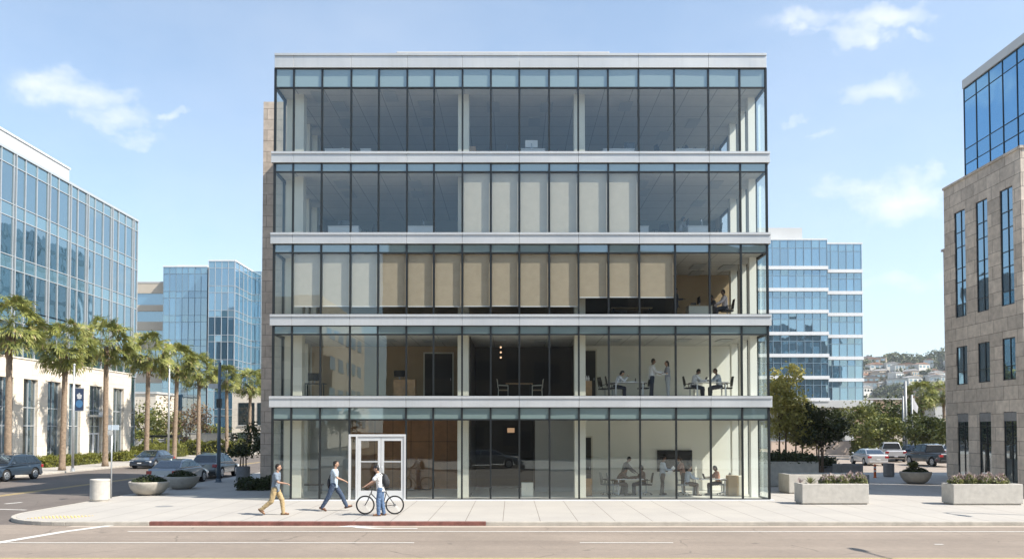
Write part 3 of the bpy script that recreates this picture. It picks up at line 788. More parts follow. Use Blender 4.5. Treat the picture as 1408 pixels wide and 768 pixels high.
# unseen lower rear wing, sized so its shadow falls across the plaza
W_ = thing('rear_wing', 'unseen plain brown stone rear wing of the building at the right edge, placed for its shadow', 'building', (38, 48, 0))
MB().box(28.2, 48, 41.2, 52, 0, 14.6).build('wall', K['stone_r'], W_, world=True)
for k in range(3):
    for z in (1.0, 5.3, 9.4): MB().box(28.17, 28.197, 43+k*2.8, 44.2+k*2.8, z, z+2.2).build('window', K['m_glass_r'], W_, world=True)
MB().box(28.1, 48.1, 41.25, 52.1, 14.603, 14.75).build('coping', K['stone_r'], W_, world=True)

# ================================================================ DISTANT GLASS BUILDINGS
def slab_facade(par, O, U, N, us, ztop, zbot, fl, band, gm, sm, mm, mw=.09, pr=.07, seed=1, bandmat=None, cap=.35):
    z = ztop; rows = []
    while z - fl > zbot - .5:
        rows += [(z-fl*.27, z, 's'), (z-fl+band, z-fl*.27, 'w')]
        if band:
            MB().obox(O, U, N, us[0]-.1, us[-1]+.1, -.1, .32, z-fl+.003, z-fl+band-.003).build('floor_band', bandmat or K['white_metal'], par, world=True)
        z -= fl
    curtain(par, O, U, N, us, rows, gm, sm, mm, mw, pr, .02, seed=seed)
    return z
# right one
D = 130.0
Q = thing('office_building', 'pale blue glass office building with white floor bands, stepped in two heights, right of centre', 'building', (48, 140, 0))
x0, x1, x2 = XI(1030, D), XI(1139.5, D), XI(1188, 133)
top = Z_(330, D)
usq = [XI(p, D)-x0 for p in (1030, 1041.5, 1053, 1064, 1075, 1086, 1096.7, 1107.6, 1118.7, 1129.6, 1139.5)]
fl = (Z_(370.5, D)-Z_(521, D))/5
zq = Z_(370.5, D)
slab_facade(Q, (x0, D, 0), (1, 0), (0, -1), usq, zq, Z_(550, D), fl, .55, K['m_glass_b'], K['m_span_b'], K['alu_blue'], seed=31)
MB().box(x0, x1+.1, D-.3, D+.1, zq+.003, zq+.55).build('floor_band', K['white_metal'], Q, world=True)
curtain(Q, (x0, D, 0), (1, 0), (0, -1), usq, [(zq+.56, top-1.3, 'w'), (top-1.3, top, 's')], K['m_glass_b'], K['m_span_b'], K['alu_blue'], .09, .07, .02, wname='top_window', sname='top_spandrel', seed=32)
zb = Z_(550, D)
MB().box(x0, x1-.05, D+.15, 160, zb, top-.05).build('body', K['dark_wall'], Q, world=True)
D2 = 133.0; xs2 = XI(1139.7, D2); top2 = Z_(335.5, D2); zq2 = Z_(375, D2)
usr = [XI(p, D2)-xs2 for p in (1139.7, 1144.7, 1155.6, 1166.3, 1176.6, 1187)]
slab_facade(Q, (xs2, D2, 0), (1, 0), (0, -1), usr, zq2, Z_(552, D2), fl*1.015, .55, K['m_glass_b'], K['m_span_b'], K['alu_blue'], seed=33)
MB().box(xs2, XI(1188, D2), D2-.3, D2+.1, zq2+.003, zq2+.55).build('floor_band', K['white_metal'], Q, world=True)
curtain(Q, (xs2, D2, 0), (1, 0), (0, -1), usr, [(zq2+.56, top2-1.2, 'w'), (top2-1.2, top2, 's')], K['m_glass_b'], K['m_span_b'], K['alu_blue'], .09, .07, .02, wname='top_window', sname='top_spandrel', seed=34)
MB().box(x1, XI(1187, D2), D2+.15, 160, Z_(552, D2), top2-.05).build('body', K['dark_wall'], Q, world=True)
MB().box(x0-.1, x1+.1, D-.1, 160, top+.003, top+.25).build('parapet', K['white_metal'], Q, world=True)
MB().box(x1+.11, XI(1188, D2)+.1, D2-.1, 160, top2+.003, top2+.25).build('parapet', K['white_metal'], Q, world=True)
m = MB(); m.box(x0, XI(1115, D), D+3, 150, top+.26, Z_(313, D+3)); m.build('penthouse', K['lightgrey'], Q, world=True)
# undercroft: soffit, columns, glazed stair lobby
MB().box(x0, XI(1189, D2), D2-3.2, 160, Z_(560, D), zb-.01).build('soffit_beam', K['lightgrey'], Q, world=True)
for px in (1143, 1171.5): 
    x = XI(px, D); MB().box(x-.75, x+.75, D+1, D+2.6, -.1, Z_(560, D)-.005).build('column', K['lightgrey'], Q, world=True)
curtain(Q, (XI(1148, D), D+2.2, 0), (1, 0), (0, -1), [0, .9, 1.8, 2.7], [(1, 6.2, 'w')], K['m_dark'], K['m_dark'], K['alu'], .1, .06, .01, wname='lobby_window', seed=35)
MB().box(x0, XI(1165, D), D+3, 155, -.1, Z_(560, D)-.01).build('core', K['grey_wall'], Q, world=True)

# left cluster
Pq = thing('office_building', 'mirrored blue glass office cluster with a projecting bay, behind the palms', 'building', (-45, 130, 0))
D = 120.0; xa_, xb_, xc_ = XI(222.5, D), XI(283, D), XI(321, D-2)
n1 = 7
curA = [i*(xb_-xa_)/n1 for i in range(n1+1)]
za = Z_(367, D)
rowsA = []; z = za; fl = 3.65
while z > 3.4: rowsA += [(z-1.0, z, 's'), (z-fl, z-1.0, 'w')]; z -= fl
curtain(Pq, (xa_, D, 0), (1, 0), (0, -1), curA, rowsA, K['m_glass_b'], K['m_span_b'], K['alu_blue'], .07, .05, .02, seed=41)
zbq = Z_(359, D-2); rowsB = []; z = zbq
while z > 3.4: rowsB += [(z-1.0, z, 's'), (z-fl, z-1.0, 'w')]; z -= fl
nb = 4; xb2 = XI(285, D-2)
curtain(Pq, (xb2, D-2, 0), (1, 0), (0, -1), [i*(xc_-xb2)/nb for i in range(nb+1)], rowsB, K['m_glass_b'], K['m_span_b'], K['alu'], .08, .05, .02, seed=42)
curtain(Pq, (xc_, D-2, 0), (0, 1), (1, 0), [i*1.9 for i in range(5)], rowsB, K['m_glass_b'], K['m_span_b'], K['alu'], .09, .07, .02, wname='return_window', sname='return_spandrel', seed=43)
zc_ = Z_(373, D+5.6); rowsC = []; z = zc_
while z > 3.4: rowsC += [(z-1.0, z, 's'), (z-fl, z-1.0, 'w')]; z -= fl
curtain(Pq, (xc_, D+5.6, 0), (1, 0), (0, -1), [i*1.55 for i in range(6)], rowsC, K['m_glass_b'], K['m_span_b'], K['alu'], .07, .05, .02, wname='wing_window', sname='wing_spandrel', seed=44)
MB().box(xa_, xb_, D+.1, 140, 2.9, za-.05).build('body', K['dark_wall'], Pq, world=True)
MB().box(xb2, xc_-.08, D-1.9, 139, 2.9, zbq-.05).build('body', K['dark_wall'], Pq, world=True)
MB().box(xc_, xc_+8, D+5.75, 139.5, 2.9, zc_-.05).build('body', K['dark_wall'], Pq, world=True)
MB().box(xa_-.1, xb_, D-.1, 140, za+.003, za+.2).build('parapet', K['white_metal'], Pq, world=True)
MB().box(xb2-.05, xc_+.1, D-2.1, 139, zbq+.003, zbq+.2).build('parapet', K['white_metal'], Pq, world=True)
MB().box(XI(241, D+4), XI(283, D+4), D+4, 135, za+.21, za+1.1).build('roof_plant', K['white_metal'], Pq, world=True)
MB().box(xa_, xc_+9, D+6, 139, -.1, 2.95).build('ground_storey', K['m_dark'], Pq, world=True)
for k in range(7):
    x = xa_+1+k*2.6; MB().box(x-.3, x+.3, D+5.2, D+5.8, -.1, 2.9).build('column', K['lightgrey'], Pq, world=True)
# beige block at its left
S_ = thing('office_block', 'beige rendered block with blue ribbon windows, left of the glass cluster', 'building', (-56, 130, 0))
D = 123.0; xl, xr = XI(183, D), xa_-.05; zt = Z_(389, D)
ribbons = [(Z_(419, D), Z_(403, D)), (Z_(442, D), Z_(427.5, D)), (Z_(468, D), Z_(454, D)), (Z_(494, D), Z_(480, D)), (Z_(513, D), Z_(500, D)), (Z_(541, D), Z_(526, D))]
zs = [zt]
for a, b in ribbons: zs += [b, a]
zs += [-.1]
for k in range(0, len(zs), 2): MB().box(xl, xr, D, D+.5, zs[k+1], zs[k]).build('wall_band', K['beige'], S_, world=True)
for (a, b) in ribbons:
    MB().box(xr-1.1, xr, D, D+.5, a+.002, b-.002).build('wall_pier', K['beige'], S_, world=True)
    MB().box(xl, xr-1.1, D+.2, D+.3, a, b).build('window', K['m_glass_b'], S_, world=True)
MB().box(xl, xr, D+.51, 140, -.1, zt-.1).build('body', K['beige'], S_, world=True)
MB().box(xl-.05, xr-.01, D-.05, 140, zt+.003, zt+.25).build('coping', K['lightgrey'], S_, world=True)

def low_building(label, x0, x1, y0, y1, h, mat, openings, rot=0):
    t = thing('low_building', label, 'building', ((x0+x1)/2, (y0+y1)/2, 0))
    MB().box(x0, x1, y0, y1, -.12, h).build('wall', mat, t, world=True)
    MB().box(x0-.15, x1+.15, y0-.15, y1+.15, h+.003, h+.3).build('cornice', K['lightgrey'], t, world=True)
    for (a, b, z0, z1) in openings:
        MB().box(a, b, y0-.05, y0-.003, z0, z1).build('window', K['m_dark'], t, world=True)
        MB().box(a-.1, b+.1, y0-.12, y0-.053, z0-.14, z0-.01).build('sill', K['lightgrey'], t, world=True)
    return t
D = 112
low_building('cream two storey annexe with dark openings behind the second palm row', XI(178, D), XI(214, D), D, 119, Z_(541, D), K['stone_l'], [(XI(200, D), XI(211, D), 2.6, 6.0), (XI(182, D), XI(195, D), .2, 3.2)])
low_building('low cream entrance pavilion at the left of the stone wall, behind the last palms', XI(319, 108), XI(392, 108), 108, 116, Z_(536, 108), K['stone_l'], [(XI(328, 108), XI(350, 108), 3.6, 6.6), (XI(354, 108), XI(372, 108), 3.6, 6.6), (XI(327, 108), XI(345, 108), .2, 2.6), (XI(350, 108), XI(366, 108), .2, 2.6)])
low_building('long white low wall building far behind the car park', XI(1286, 150), XI(1345, 150), 150, 165, Z_(556, 150), K['lightgrey'], [(XI(1298, 150), XI(1303, 150), 3, 5.5), (XI(1310, 150), XI(1318, 150), 3, 5.5)])
low_building('long tan low building showing above the car park trees', XI(1150, 170), XI(1283, 170), 170, 185, Z_(549, 170), M('tan_render', (.42, .30, .21), .9, 0, .06, .3), [(XI(1200, 170), XI(1212, 170), 4, 6.5), (XI(1225, 170), XI(1238, 170), 4, 6.5)])
low_building('beige windowless store under the trees behind the car park', XI(1228, 112), XI(1308, 112), 112, 118, Z_(592, 112), K['beige'], [(XI(1262, 112), XI(1270, 112), .1, 1.9)])
def free_wall(label, x0, x1, y0, y1, h, mat, cop=True):
    t = thing('garden_wall', label, 'wall', ((x0+x1)/2, (y0+y1)/2, 0))
    MB().box(x0, x1, y0, y1, -.12, h).build('wall', mat, t, world=True, bevel=.02)
    if cop: MB().box(x0-.05, x1+.05, y0-.05, y1+.05, h+.003, h+.09).build('coping', K['lightgrey'], t, world=True)
    return t
free_wall('pinkish cream boundary wall under the pale blue glass building', XI(1060, 100), XI(1178, 100), 100, 100.4, Z_(606, 100), M('pink_wall', (.58, .46, .37), .85, 0, .05, .5))
free_wall('white low wall left of the pink blossoming tree', XI(186, 96), XI(247, 96), 96, 96.4, Z_(604, 96), K['lightgrey'])
free_wall('cream low wall right of the pink blossoming tree', XI(262, 98), XI(322, 98), 98, 98.4, Z_(596, 98), K['stone_l'])
bs = thing('bus_shelter', 'dark flat roofed bus shelter on thin posts beyond the left parked cars', 'shelter', (XI(225, 92), 92, 0))
MB().box(XI(204, 92), XI(246, 92), 91, 93, 2.1, 2.35).build('roof', K['dark_metal'], bs, world=True)
for px in (206, 224, 243):
    MB().box(XI(px, 92)-.06, XI(px, 92)+.06, 92.6, 92.72, -.1, 2.09).build('post', K['grey_metal'], bs, world=True)
MB().box(XI(212, 92), XI(238, 92), 92.3, 92.6, .45, .52).build('bench', K['grey_metal'], bs, world=True)

# ================================================================ OPPOSITE SIDE OF THE STREET (seen mirrored in the facade)
Op = thing('office_building', 'dark brown office block across the street, mirrored in the lower floors', 'building', (10, -30, 0))
K['opp'] = brickmat('brown_brick', (.16, .115, .08), (.13, .095, .065), (.08, .06, .05), .5, .2, .01, 'sz', .85, .5, .2, .1, 3)
ox0, ox1, oh = -14.2, 34.0, 23.3
MB().box(ox0, ox1, -40, -20, 0, oh).build('wall', K['opp'], Op, world=True)
MB().box(ox0-.2, ox1+.2, -40, -19.75, oh+.003, oh+.5).build('parapet', K['opp'], Op, world=True)
for i in range(6):
    for k in range(12):
        x = ox0+1.6+k*4; MB().box(x, x+2.4, -20-.001+.004, -19.96, .8+i*3.7, 2.9+i*3.7).build('window', K['dark_wall'], Op, world=True)
Oc = thing('office_building', 'cream office block with ribbon windows across the street, mirrored at the left of the facade', 'building', (-35, -45, 0))
MB().box(-50, -24, -66, -31, 0, 19.6).build('wall', K['stone_l'], Oc, world=True)
for i in range(4):
    for k in range(6):
        y = -63+k*5.1; MB().box(-23.99, -23.95, y, y+3.2, 3.1+i*4.1, 4.9+i*4.1).build('window', K['m_dark'], Oc, world=True)
    for k in range(5):
        x = -48+k*5; MB().box(x, x+3.4, -30.99, -30.95, 3.1+i*4.1, 4.9+i*4.1).build('front_window', K['m_dark'], Oc, world=True)

Oh = thing('office_building', 'dark glazed tower hidden behind the main building, mirrored in the left building', 'building', (8, 118, 0))
MB().box(-9, 27, 108, 130, -.1, 31).build('wall', K['m_dark'], Oh, world=True)
for i in range(8):
    MB().box(-9.06, 27.06, 107.94, 130.06, 3.3+i*3.7, 3.9+i*3.7).build('floor_band', K['alu_blue'], Oh, world=True)
for i in range(15):
    x = -9+i*2.5; MB().box(x, x+.12, 107.9, 107.998, 0, 31).build('mullion', K['alu_blue'], Oh, world=True)
for i in range(9):
    y = 108+i*2.6; MB().box(-9.1, -9.002, y, y+.12, 0, 31).build('side_mullion', K['alu_blue'], Oh, world=True)
Or = thing('office_building', 'dark stone tower outside the right edge, mirrored in the pale blue glass building', 'building', (76, 30, 0))
MB().box(62, 90, 18, 40, 0, 31).build('wall', K['opp'], Or, world=True)
for i in range(7):
    for k in range(6):
        x = 63.5+k*4.4; MB().box(x, x+2.6, 40.003, 40.05, 1.2+i*4.1, 3.6+i*4.1).build('window', K['m_dark'], Or, world=True)
# ================================================================ HILL
def hz(x, y):
    r = (y-760)/260.0
    base = 100*max(0, min(1, (y-640)/270))**.8
    s = .5-.5*math.cos(math.pi*max(0, min(1, (x-180)/260)))
    b = 9*math.sin(x*.021+1.0)+6*math.sin(x*.043+y*.013)+5*math.sin(y*.03+x*.01)+3*math.sin(x*.09)*math.sin(y*.07)
    return -1 + (base*(.93+.10*math.sin(x*.008)) + b*(base/90.0))*s
g = MB(); nx, ny = 90, 40; vs = []
for j in range(ny+1):
    for i in range(nx+1):
        x = 150+i*12.0; y = 600+j*16.0; vs.append((x, y, hz(x, y) if j < ny else -1))
g.add(vs, [(j*(nx+1)+i, j*(nx+1)+i+1, (j+1)*(nx+1)+i+1, (j+1)*(nx+1)+i) for j in range(ny) for i in range(nx)])
K['hill'] = M('hill_scrub', (.17, .145, .085), .95, 0, .5, .012)
h = g.build('hills', K['hill'], smooth=True); struct(h)
rs = random.Random(9)
hm = [M('house_white', (.62, .60, .55), .8, 0, .05, .1), M('house_tan', (.48, .38, .28), .8, 0, .05, .1), M('roof_tile', (.30, .16, .10), .85, 0, .1, .3), M('roof_grey', (.28, .27, .26), .85, 0, .1, .3)]
cnt = 0
for k in range(400):
    if cnt >= 75: break
    y = rs.uniform(660, 890); px = rs.uniform(1186, 1312); x = XI(px, y); zz = hz(x, y)
    if zz < 12: continue
    w_, d_, hh = rs.uniform(8, 18), rs.uniform(8, 12), rs.uniform(5, 9)
    t = thing('hillside_house', 'small pale house among the trees on the far hillside', 'house', (x, y, zz-2), rs.uniform(-.5, .5), 'houses on the far hillside')
    MB().box(-w_/2, w_/2, -d_/2, d_/2, 0, hh+2).build('wall', hm[rs.random() < .35], t)
    ro = MB(); ro.prism([(-w_/2-.5, hh+2.003), (w_/2+.5, hh+2.003), (0, hh+2+rs.uniform(.6, 2.4))], -d_/2-.5, d_/2+.5); ro.build('roof', hm[2+(rs.random() < .6)], t, recalc=True)
    wn = MB()
    for q in range(3): wn.box(-w_/2+1+q*w_/3, -w_/2+1+q*w_/3+w_/5, -d_/2-.1, -d_/2-.01, hh-1.5, hh+.6)
    wn.build('window', K['m_dark'], t); cnt += 1
# ================================================================ VEGETATION
def leafmesh(name, C, size, mat, seed=0, aspect=1.6, droop=0.0, mesh_only=False):
    """C: Nx3 centres -> one mesh of small leaf-shaped quads"""
    rng = np.random.default_rng(seed); n = len(C)
    d = rng.normal(size=(n, 3)); d[:, 2] -= droop; d /= np.linalg.norm(d, axis=1)[:, None]
    e = rng.normal(size=(n, 3)); e -= (e*d).sum(1)[:, None]*d; e /= np.linalg.norm(e, axis=1)[:, None]
    s = size*rng.uniform(.6, 1.4, size=(n, 1)); L = d*s*aspect/2; W = e*s/2
    V = np.stack([C-L, C+W*.9-L*.1, C+L, C-W*.9-L*.1], 1).reshape(-1, 3)
    me = bpy.data.meshes.new(name); me.vertices.add(4*n); me.vertices.foreach_set('co', V.astype(np.float32).ravel())
    me.loops.add(4*n); me.loops.foreach_set('vertex_index', np.arange(4*n, dtype=np.int32))
    me.polygons.add(n); me.polygons.foreach_set('loop_start', np.arange(0, 4*n, 4, dtype=np.int32))
    me.update(calc_edges=True); me.materials.append(mat)
    return me
def leafobj(name, C, size, mat, parent=None, seed=0, **k):
    o = bpy.data.objects.new(name, leafmesh(name, C, size, mat, seed, **k)); col.objects.link(o)
    if parent is not None: o.parent = parent
    return o
def crown_pts(rng, cz, rx, ry, rz, ncl, per, cs, hollow=.45, bottom=-.8):
    cl = []
    while len(cl) < ncl:
        p = rng.normal(size=3); p /= np.linalg.norm(p); r = rng.uniform(hollow, 1.0)**.6
        if p[2]*r < bottom: continue
        lob = 1+.22*math.sin(3*math.atan2(p[1], p[0])+cz*7)+.15*math.sin(5*p[2]+cz)
        cl.append(p*r*lob*np.array([rx, ry, rz])+np.array([0, 0, cz]))
    cl = np.array(cl); out = []
    for c in cl:
        k = int(per*rng.uniform(.5, 1.5)); q = rng.normal(size=(k, 3))*cs*rng.uniform(.7, 1.25)*np.array([1, 1, .7]); out.append(c+q)
    return cl, np.concatenate(out)
def tree(label, X, Y, h, cz, rx, rz, leaf, ncl=34, per=70, cs=.28, size=.13, stems=1, group=None, seed=1, z0=0, tr=.09, name='tree', hollow=.45, bark='bark'):
    rng = np.random.default_rng(seed); rnd = random.Random(seed)
    t = thing(name, label, 'tree', (X, Y, z0), 0, group)
    cl, pts = crown_pts(rng, cz, rx, rx*.95, rz, ncl, per, cs, hollow)
    m = MB()
    for s in range(stems):
        a = 2*math.pi*s/stems+seed; sp = .0 if stems == 1 else .16
        bx, by = sp*math.cos(a), sp*math.sin(a); tx, ty = rx*.25*math.cos(a)*(stems > 1), rx*.25*math.sin(a)*(stems > 1)
        zt = cz-rz*.35
        m.tube([(bx, by, -.05), (bx*1.2+rnd.uniform(-.03, .03), by*1.2, zt*.35), (tx*.6, ty*.6+rnd.uniform(-.05, .05), zt*.75), (tx, ty, zt+rz*.5)], [tr*1.3, tr, tr*.8, tr*.35], 8)
        for c in cl[s::stems*2]:
            st = Vector((tx*.6, ty*.6, zt*.75+rnd.uniform(0, rz*.5))); c = Vector(c)
            mid = st.lerp(c, .5)+Vector((rnd.uniform(-.1, .1), rnd.uniform(-.1, .1), -.06*rz))
            m.tube([st, mid, c], [tr*.38, tr*.24, tr*.08], 5)
    m.build('trunk', K[bark], t, smooth=True)
    leafobj('crown', pts, size, K[leaf], t, seed)
    return t
def hedge(label, x0, x1, y0, y1, h, leaf='leaf_hedge', dens=420, size=.09, z0=0, seed=1, name='hedge', group=None, rough=.10):
    rng = np.random.default_rng(seed); vol = (x1-x0)*(y1-y0)
    n = int(min(9000, max(500, dens*((x1-x0)*(h+(y1-y0)) + (y1-y0)*h))))
    c = rng.uniform(size=(n, 3))
    f = rng.integers(0, 3, size=n)       # push to a face
    c[f == 0, 2] = 1; c[f == 1, 1] = rng.integers(0, 2, size=(f == 1).sum()); c[f == 2, 0] = rng.integers(0, 2, size=(f == 2).sum())
    X = x0+c[:, 0]*(x1-x0); Yy = y0+c[:, 1]*(y1-y0); hh = h*(1+.12*np.sin(X*2.3+seed)+.08*np.sin(Yy*3.1+X*5)); Z = c[:, 2]*hh
    C = np.stack([X, Yy, Z], 1)+rng.normal(size=(n, 3))*rough
    cx, cy = (x0+x1)/2, (y0+y1)/2
    C -= np.array([cx, cy, 0]); C[:, 2] = np.maximum(C[:, 2], .02)
    t = thing(name, label, 'hedge', (cx, cy, z0), 0, group)
    leafobj('foliage', C, size, K[leaf], t, seed)
    m = MB(); m.box(-(x1-x0)/2+.12, (x1-x0)/2-.12, -(y1-y0)/2+.12, (y1-y0)/2-.12, -.02, h*.8)
    m.build('branches', K['bark_green'], t)
    return t
K['bark_green'] = M('inner_twigs', (.05, .055, .02), .95, 0, .4, 3)

# ---- palms
def palm_meshes(seed, h):
    rnd = random.Random(seed); rng = np.random.default_rng(seed)
    # trunk
    m = MB(); pr = []
    k = 26
    for i in range(k+1):
        z = (h-.5)*i/k; r = .235-.055*(i/k)+.016*(i % 2)+(.08 if i == 0 else 0)
        pr.append((r, z))
    m.lathe(pr, 14)
    trunk = m.mesh('trunk')
    # fronds
    V = []; Fc = []
    def leaflet(a, b, wv):
        i = len(V); V.extend([tuple(a-wv*.5), tuple((a+b)/2+wv*.5), tuple(b), tuple((a+b)/2-wv*.5)]); Fc.append((i, i+1, i+2, i+3))
    nf = 60
    for f in range(nf):
        az = f*2.39996+rnd.uniform(-.2, .2); el = R(88-136*(f/nf)**.85+rnd.uniform(-7, 7)); L = rnd.uniform(1.7, 2.15)
        d = Vector((math.cos(az), math.sin(az), 0)); p = Vector((0, 0, h-.15+rnd.uniform(-.1, .1))); ang = el; n = 6; prev = p
        L = rnd.uniform(.95, 1.35)
        for s in range(n):
            t = s/n; ang -= (.03+.085*t)*(1.0 if el > -.2 else .5)
            dirv = d*math.cos(ang)+Vector((0, 0, math.sin(ang))); q = prev+dirv*(L/n)
            side = Vector((-d.y, d.x, 0)); up = side.cross(dirv)
            leaflet(prev, q, side*.045)
            if s == n-1:
                rl = rnd.uniform(-1.5, 1.5); s2 = side*math.cos(rl)+up*math.sin(rl); up = up*math.cos(rl)-side*math.sin(rl); side = s2
                for jj in range(22):
                    th = R(-118+236*jj/21+rnd.uniform(-4, 4)); ld = (dirv*math.cos(th)+side*math.sin(th)*.95+up*(.22*math.cos(th*1.3))).normalized()
                    ll = rnd.uniform(.40, .54)*(1-.18*abs(math.sin(th))); mid = q+ld*ll; wv = ld.cross(up).normalized()*.085
                    leaflet(q, mid, wv); tip = mid+(ld*.55-Vector((0, 0, rnd.uniform(.35, .9)))).normalized()*ll*.6; leaflet(mid-ld*.08, tip, wv*.75)
            if False:
                leaflet(prev, q, side*.035)
                for sg in (-1, 1):
                    for jj in range(3):
                        a = prev.lerp(q, jj/3)
                        ll = (.62*math.sin(math.pi*min(1, t*.78+.22))+.12)*rnd.uniform(.8, 1.15)
                        ld = (side*sg*.80+dirv*.55+up*rnd.uniform(-.05, .3)-Vector((0, 0, .55+.3*t))).normalized()
                        leaflet(a, a+ld*ll, (dirv*.075))
            prev = q
    crown = bpy.data.meshes.new('crown'); crown.from_pydata(V, [], Fc); crown.materials.append(K['palm_leaf'])
    # dry stub skirt
    V = []; Fc = []
    for f in range(110):
        az = rnd.uniform(0, 6.28); z = h-.35-rnd.uniform(0, 1.15); d = Vector((math.cos(az), math.sin(az), 0)); r0 = .2
        a = d*r0+Vector((0, 0, z)); b = a+d*rnd.uniform(.10, .34)+Vector((0, 0, rnd.uniform(-.42, .15))); leaflet(a, b, Vector((-d.y, d.x, 0))*.1)
    skirt = bpy.data.meshes.new('frond_skirt'); skirt.from_pydata(V, [], Fc); skirt.materials.append(K['palm_skirt'])
    trunk.materials.append(K['palm_bark']); trunk.polygons.foreach_set('use_smooth', [True]*len(trunk.polygons))
    return trunk, crown, skirt
palm_var = [palm_meshes(s, 10.0) for s in (1, 2, 3)]
def palm(label, X, Y, h, var, rot, group, sc=1.0, z0=0):
    t = thing('palm_tree', label, 'palm', (X, Y, z0), rot, group)
    for me, nm in zip(palm_var[var], ('trunk', 'crown', 'frond_skirt')):
        o = bpy.data.objects.new(nm, me); col.objects.link(o); o.parent = t
        if nm == 'trunk': o.scale = (.92, .92, h/10.0)
        else: o.scale = (sc, sc, sc); o.location = (0, 0, h-10*sc)
    t.rotation_euler = (R(1.6*math.sin(X*3+Y)), R(1.8*math.cos(Y*1.7)), rot)
    return t
pl = [(14, 452, 52.8, 'first palm of the street row, tall and cut by the left edge of the photo'),
      (88, 482, 59, 'second palm of the street row, just right of the leftmost palm'),
      (147, 475, 65.5, 'third palm of the street row, in front of the left building entrance'),
      (203, 490, 73, 'fourth palm of the street row, at the far corner of the left building'),
      (241, 502, 79, 'fifth palm of the street row, beside the pale light pole'),
      (274, 512, 86, 'sixth palm of the street row, above the pink blossoming tree'),
      (313, 523, 94, 'seventh palm of the street row, slim, just right of the dark pole'),
      (343, 530, 97, 'short twin crowned palm nearest the stone wall of the main building')]
for i, (px, py, Y, lb) in enumerate(pl):
    x, z = P(px, py, Y); 
    if i < 7: x = -32.6 if i < 6 else x
    x = P(px, py, Y)[0]
    sc = (1.38, 1.36, 1.36, 1.38, 1.3, 1.3, 1.1, 1.25)[i]
    palm(lb, x, Y, z+.45, i % 3, i*1.3, 'palms along the side street', sc)
palm('tall palm left of the white building, far behind the car park', XI(1271, 98), 98, Z_(540, 98), 0, .4, 'palms behind the car park', 1.25, -.1)
palm('slimmer palm touching the right stone building, far behind the car park', XI(1299, 104), 104, Z_(538, 104), 1, 2.4, 'palms behind the car park', 1.15, -.1)

# ---- left side greenery
hx0, hx1 = -38.1, -36.6
for k, (a, b, lb) in enumerate(((63.2, 67.9, 'low clipped hedge under the arcade between the first two palms'), (68.3, 71.6, 'low clipped hedge under the arcade left of the entrance door'),
                              (75.6, 79.5, 'low clipped hedge under the arcade right of the entrance door'), (80.2, 90, 'yellow green clipped hedge beyond the arcade corner'))):
    hedge(lb, hx0, hx1, a, b, (.75, .7, .7, 1.2)[k], seed=k+3, group='hedges along the left building')
hedge('long green hedge along the cream walls beyond the parked cars', XI(175, 90), XI(322, 90), 94, 95.4, 1.5, seed=12, size=.14, dens=240)
tree('broad green tree beyond the arcade corner, behind the fourth palm', XI(200, 98), 98, 6, Z_(582, 98), 2.6, 2.5, 'leaf_mid', 34, 60, .5, .22, seed=21)
tree('round light green tree between two palm trunks in the far left street', XI(228, 104), 104, 5, Z_(588, 104), 2.4, 2.2, 'leaf_mid', 30, 60, .5, .22, seed=22)
tree('pink blossoming sparse tree in front of the glass cluster', XI(262, 100), 100, 7, Z_(576, 100), 3.0, 2.7, 'leaf_pink', 40, 50, .5, .17, seed=23, hollow=.2)
tree('small green tree behind the dark pole in the far left street', XI(294, 106), 106, 5, Z_(600, 106), 2.2, 1.7, 'leaf_mid', 24, 60, .4, .2, seed=24)
tree('dark glossy multi-stemmed tree in a grey pot left of the main building', XI(335, 47.3), 47.3, 3, Z_(608, 47.3), 1.05, .95, 'leaf_dark', 30, 60, .2, .11, 3, seed=25, z0=.0, tr=.045)
# ---- right side greenery
tree('tall golden green tree rising from the long grey planter right of the main building', XI(1076, 46.4), 46.4, 6, 4.25-1.2, 1.05, 2.0, 'leaf_gold', 60, 80, .26, .12, 2, seed=31, z0=1.2, tr=.055)
tree('golden green tree with a rounded top beside the dark tree', XI(1098, 46.6), 46.6, 6, 3.3-1.2, 1.0, 1.6, 'leaf_gold', 50, 80, .25, .12, 2, seed=37, z0=1.2, tr=.05)
tree('dark multi-stemmed tree above the planters right of the main building', XI(1127, 46.0), 46.0, 4, Z_(588, 46)-.6, 1.25, 1.25, 'leaf_dark', 52, 80, .25, .12, 4, seed=33, z0=.6, tr=.045)
tree('spreading green tree behind the silver saloon car', XI(1209, 84), 84, 5, Z_(590, 84), 2.0, 1.35, 'leaf_mid', 36, 80, .42, .2, seed=34)
tree('wide green tree filling the gap beside the pale glass building', XI(1186, 92), 92, 6, Z_(581, 92), 2.5, 1.6, 'leaf_mid', 34, 80, .5, .22, seed=35)
tree('wide darker tree behind the flagpoles', XI(1228, 98), 98, 6, Z_(574, 98), 3.4, 1.6, 'leaf_deep', 44, 80, .55, .24, seed=36)
tree('dense round dark tree over the black pickup truck', XI(1277, 80), 80, 5, Z_(593, 80), 2.1, 1.4, 'leaf_deep', 46, 90, .4, .18, seed=38, hollow=.3)
tree('narrow tree at the corner of the right stone building', XI(1305, 88), 88, 5, Z_(594, 88), 1.5, 1.4, 'leaf_mid', 24, 70, .4, .2, seed=39)
hedge('clipped hedge below the pale glass building at the car park edge', XI(1180, 90), XI(1203, 90), 90, 92, 1.7, 'leaf_mid', seed=41, size=.16, dens=240)
hedge('long low hedge behind the parked cars on the right', XI(1203, 95), XI(1310, 95), 95, 96.5, 1.5, 'leaf_mid', seed=42, size=.16, dens=200)
tree('small street tree opposite, mirrored in the facade', -18, -16, 6, 4.2, 2.2, 2.0, 'leaf_mid', 30, 60, .45, .2, seed=51)
tree('second street tree opposite, mirrored in the facade', -26, -14, 6, 4.6, 2.4, 2.2, 'leaf_mid', 30, 60, .45, .2, seed=52)
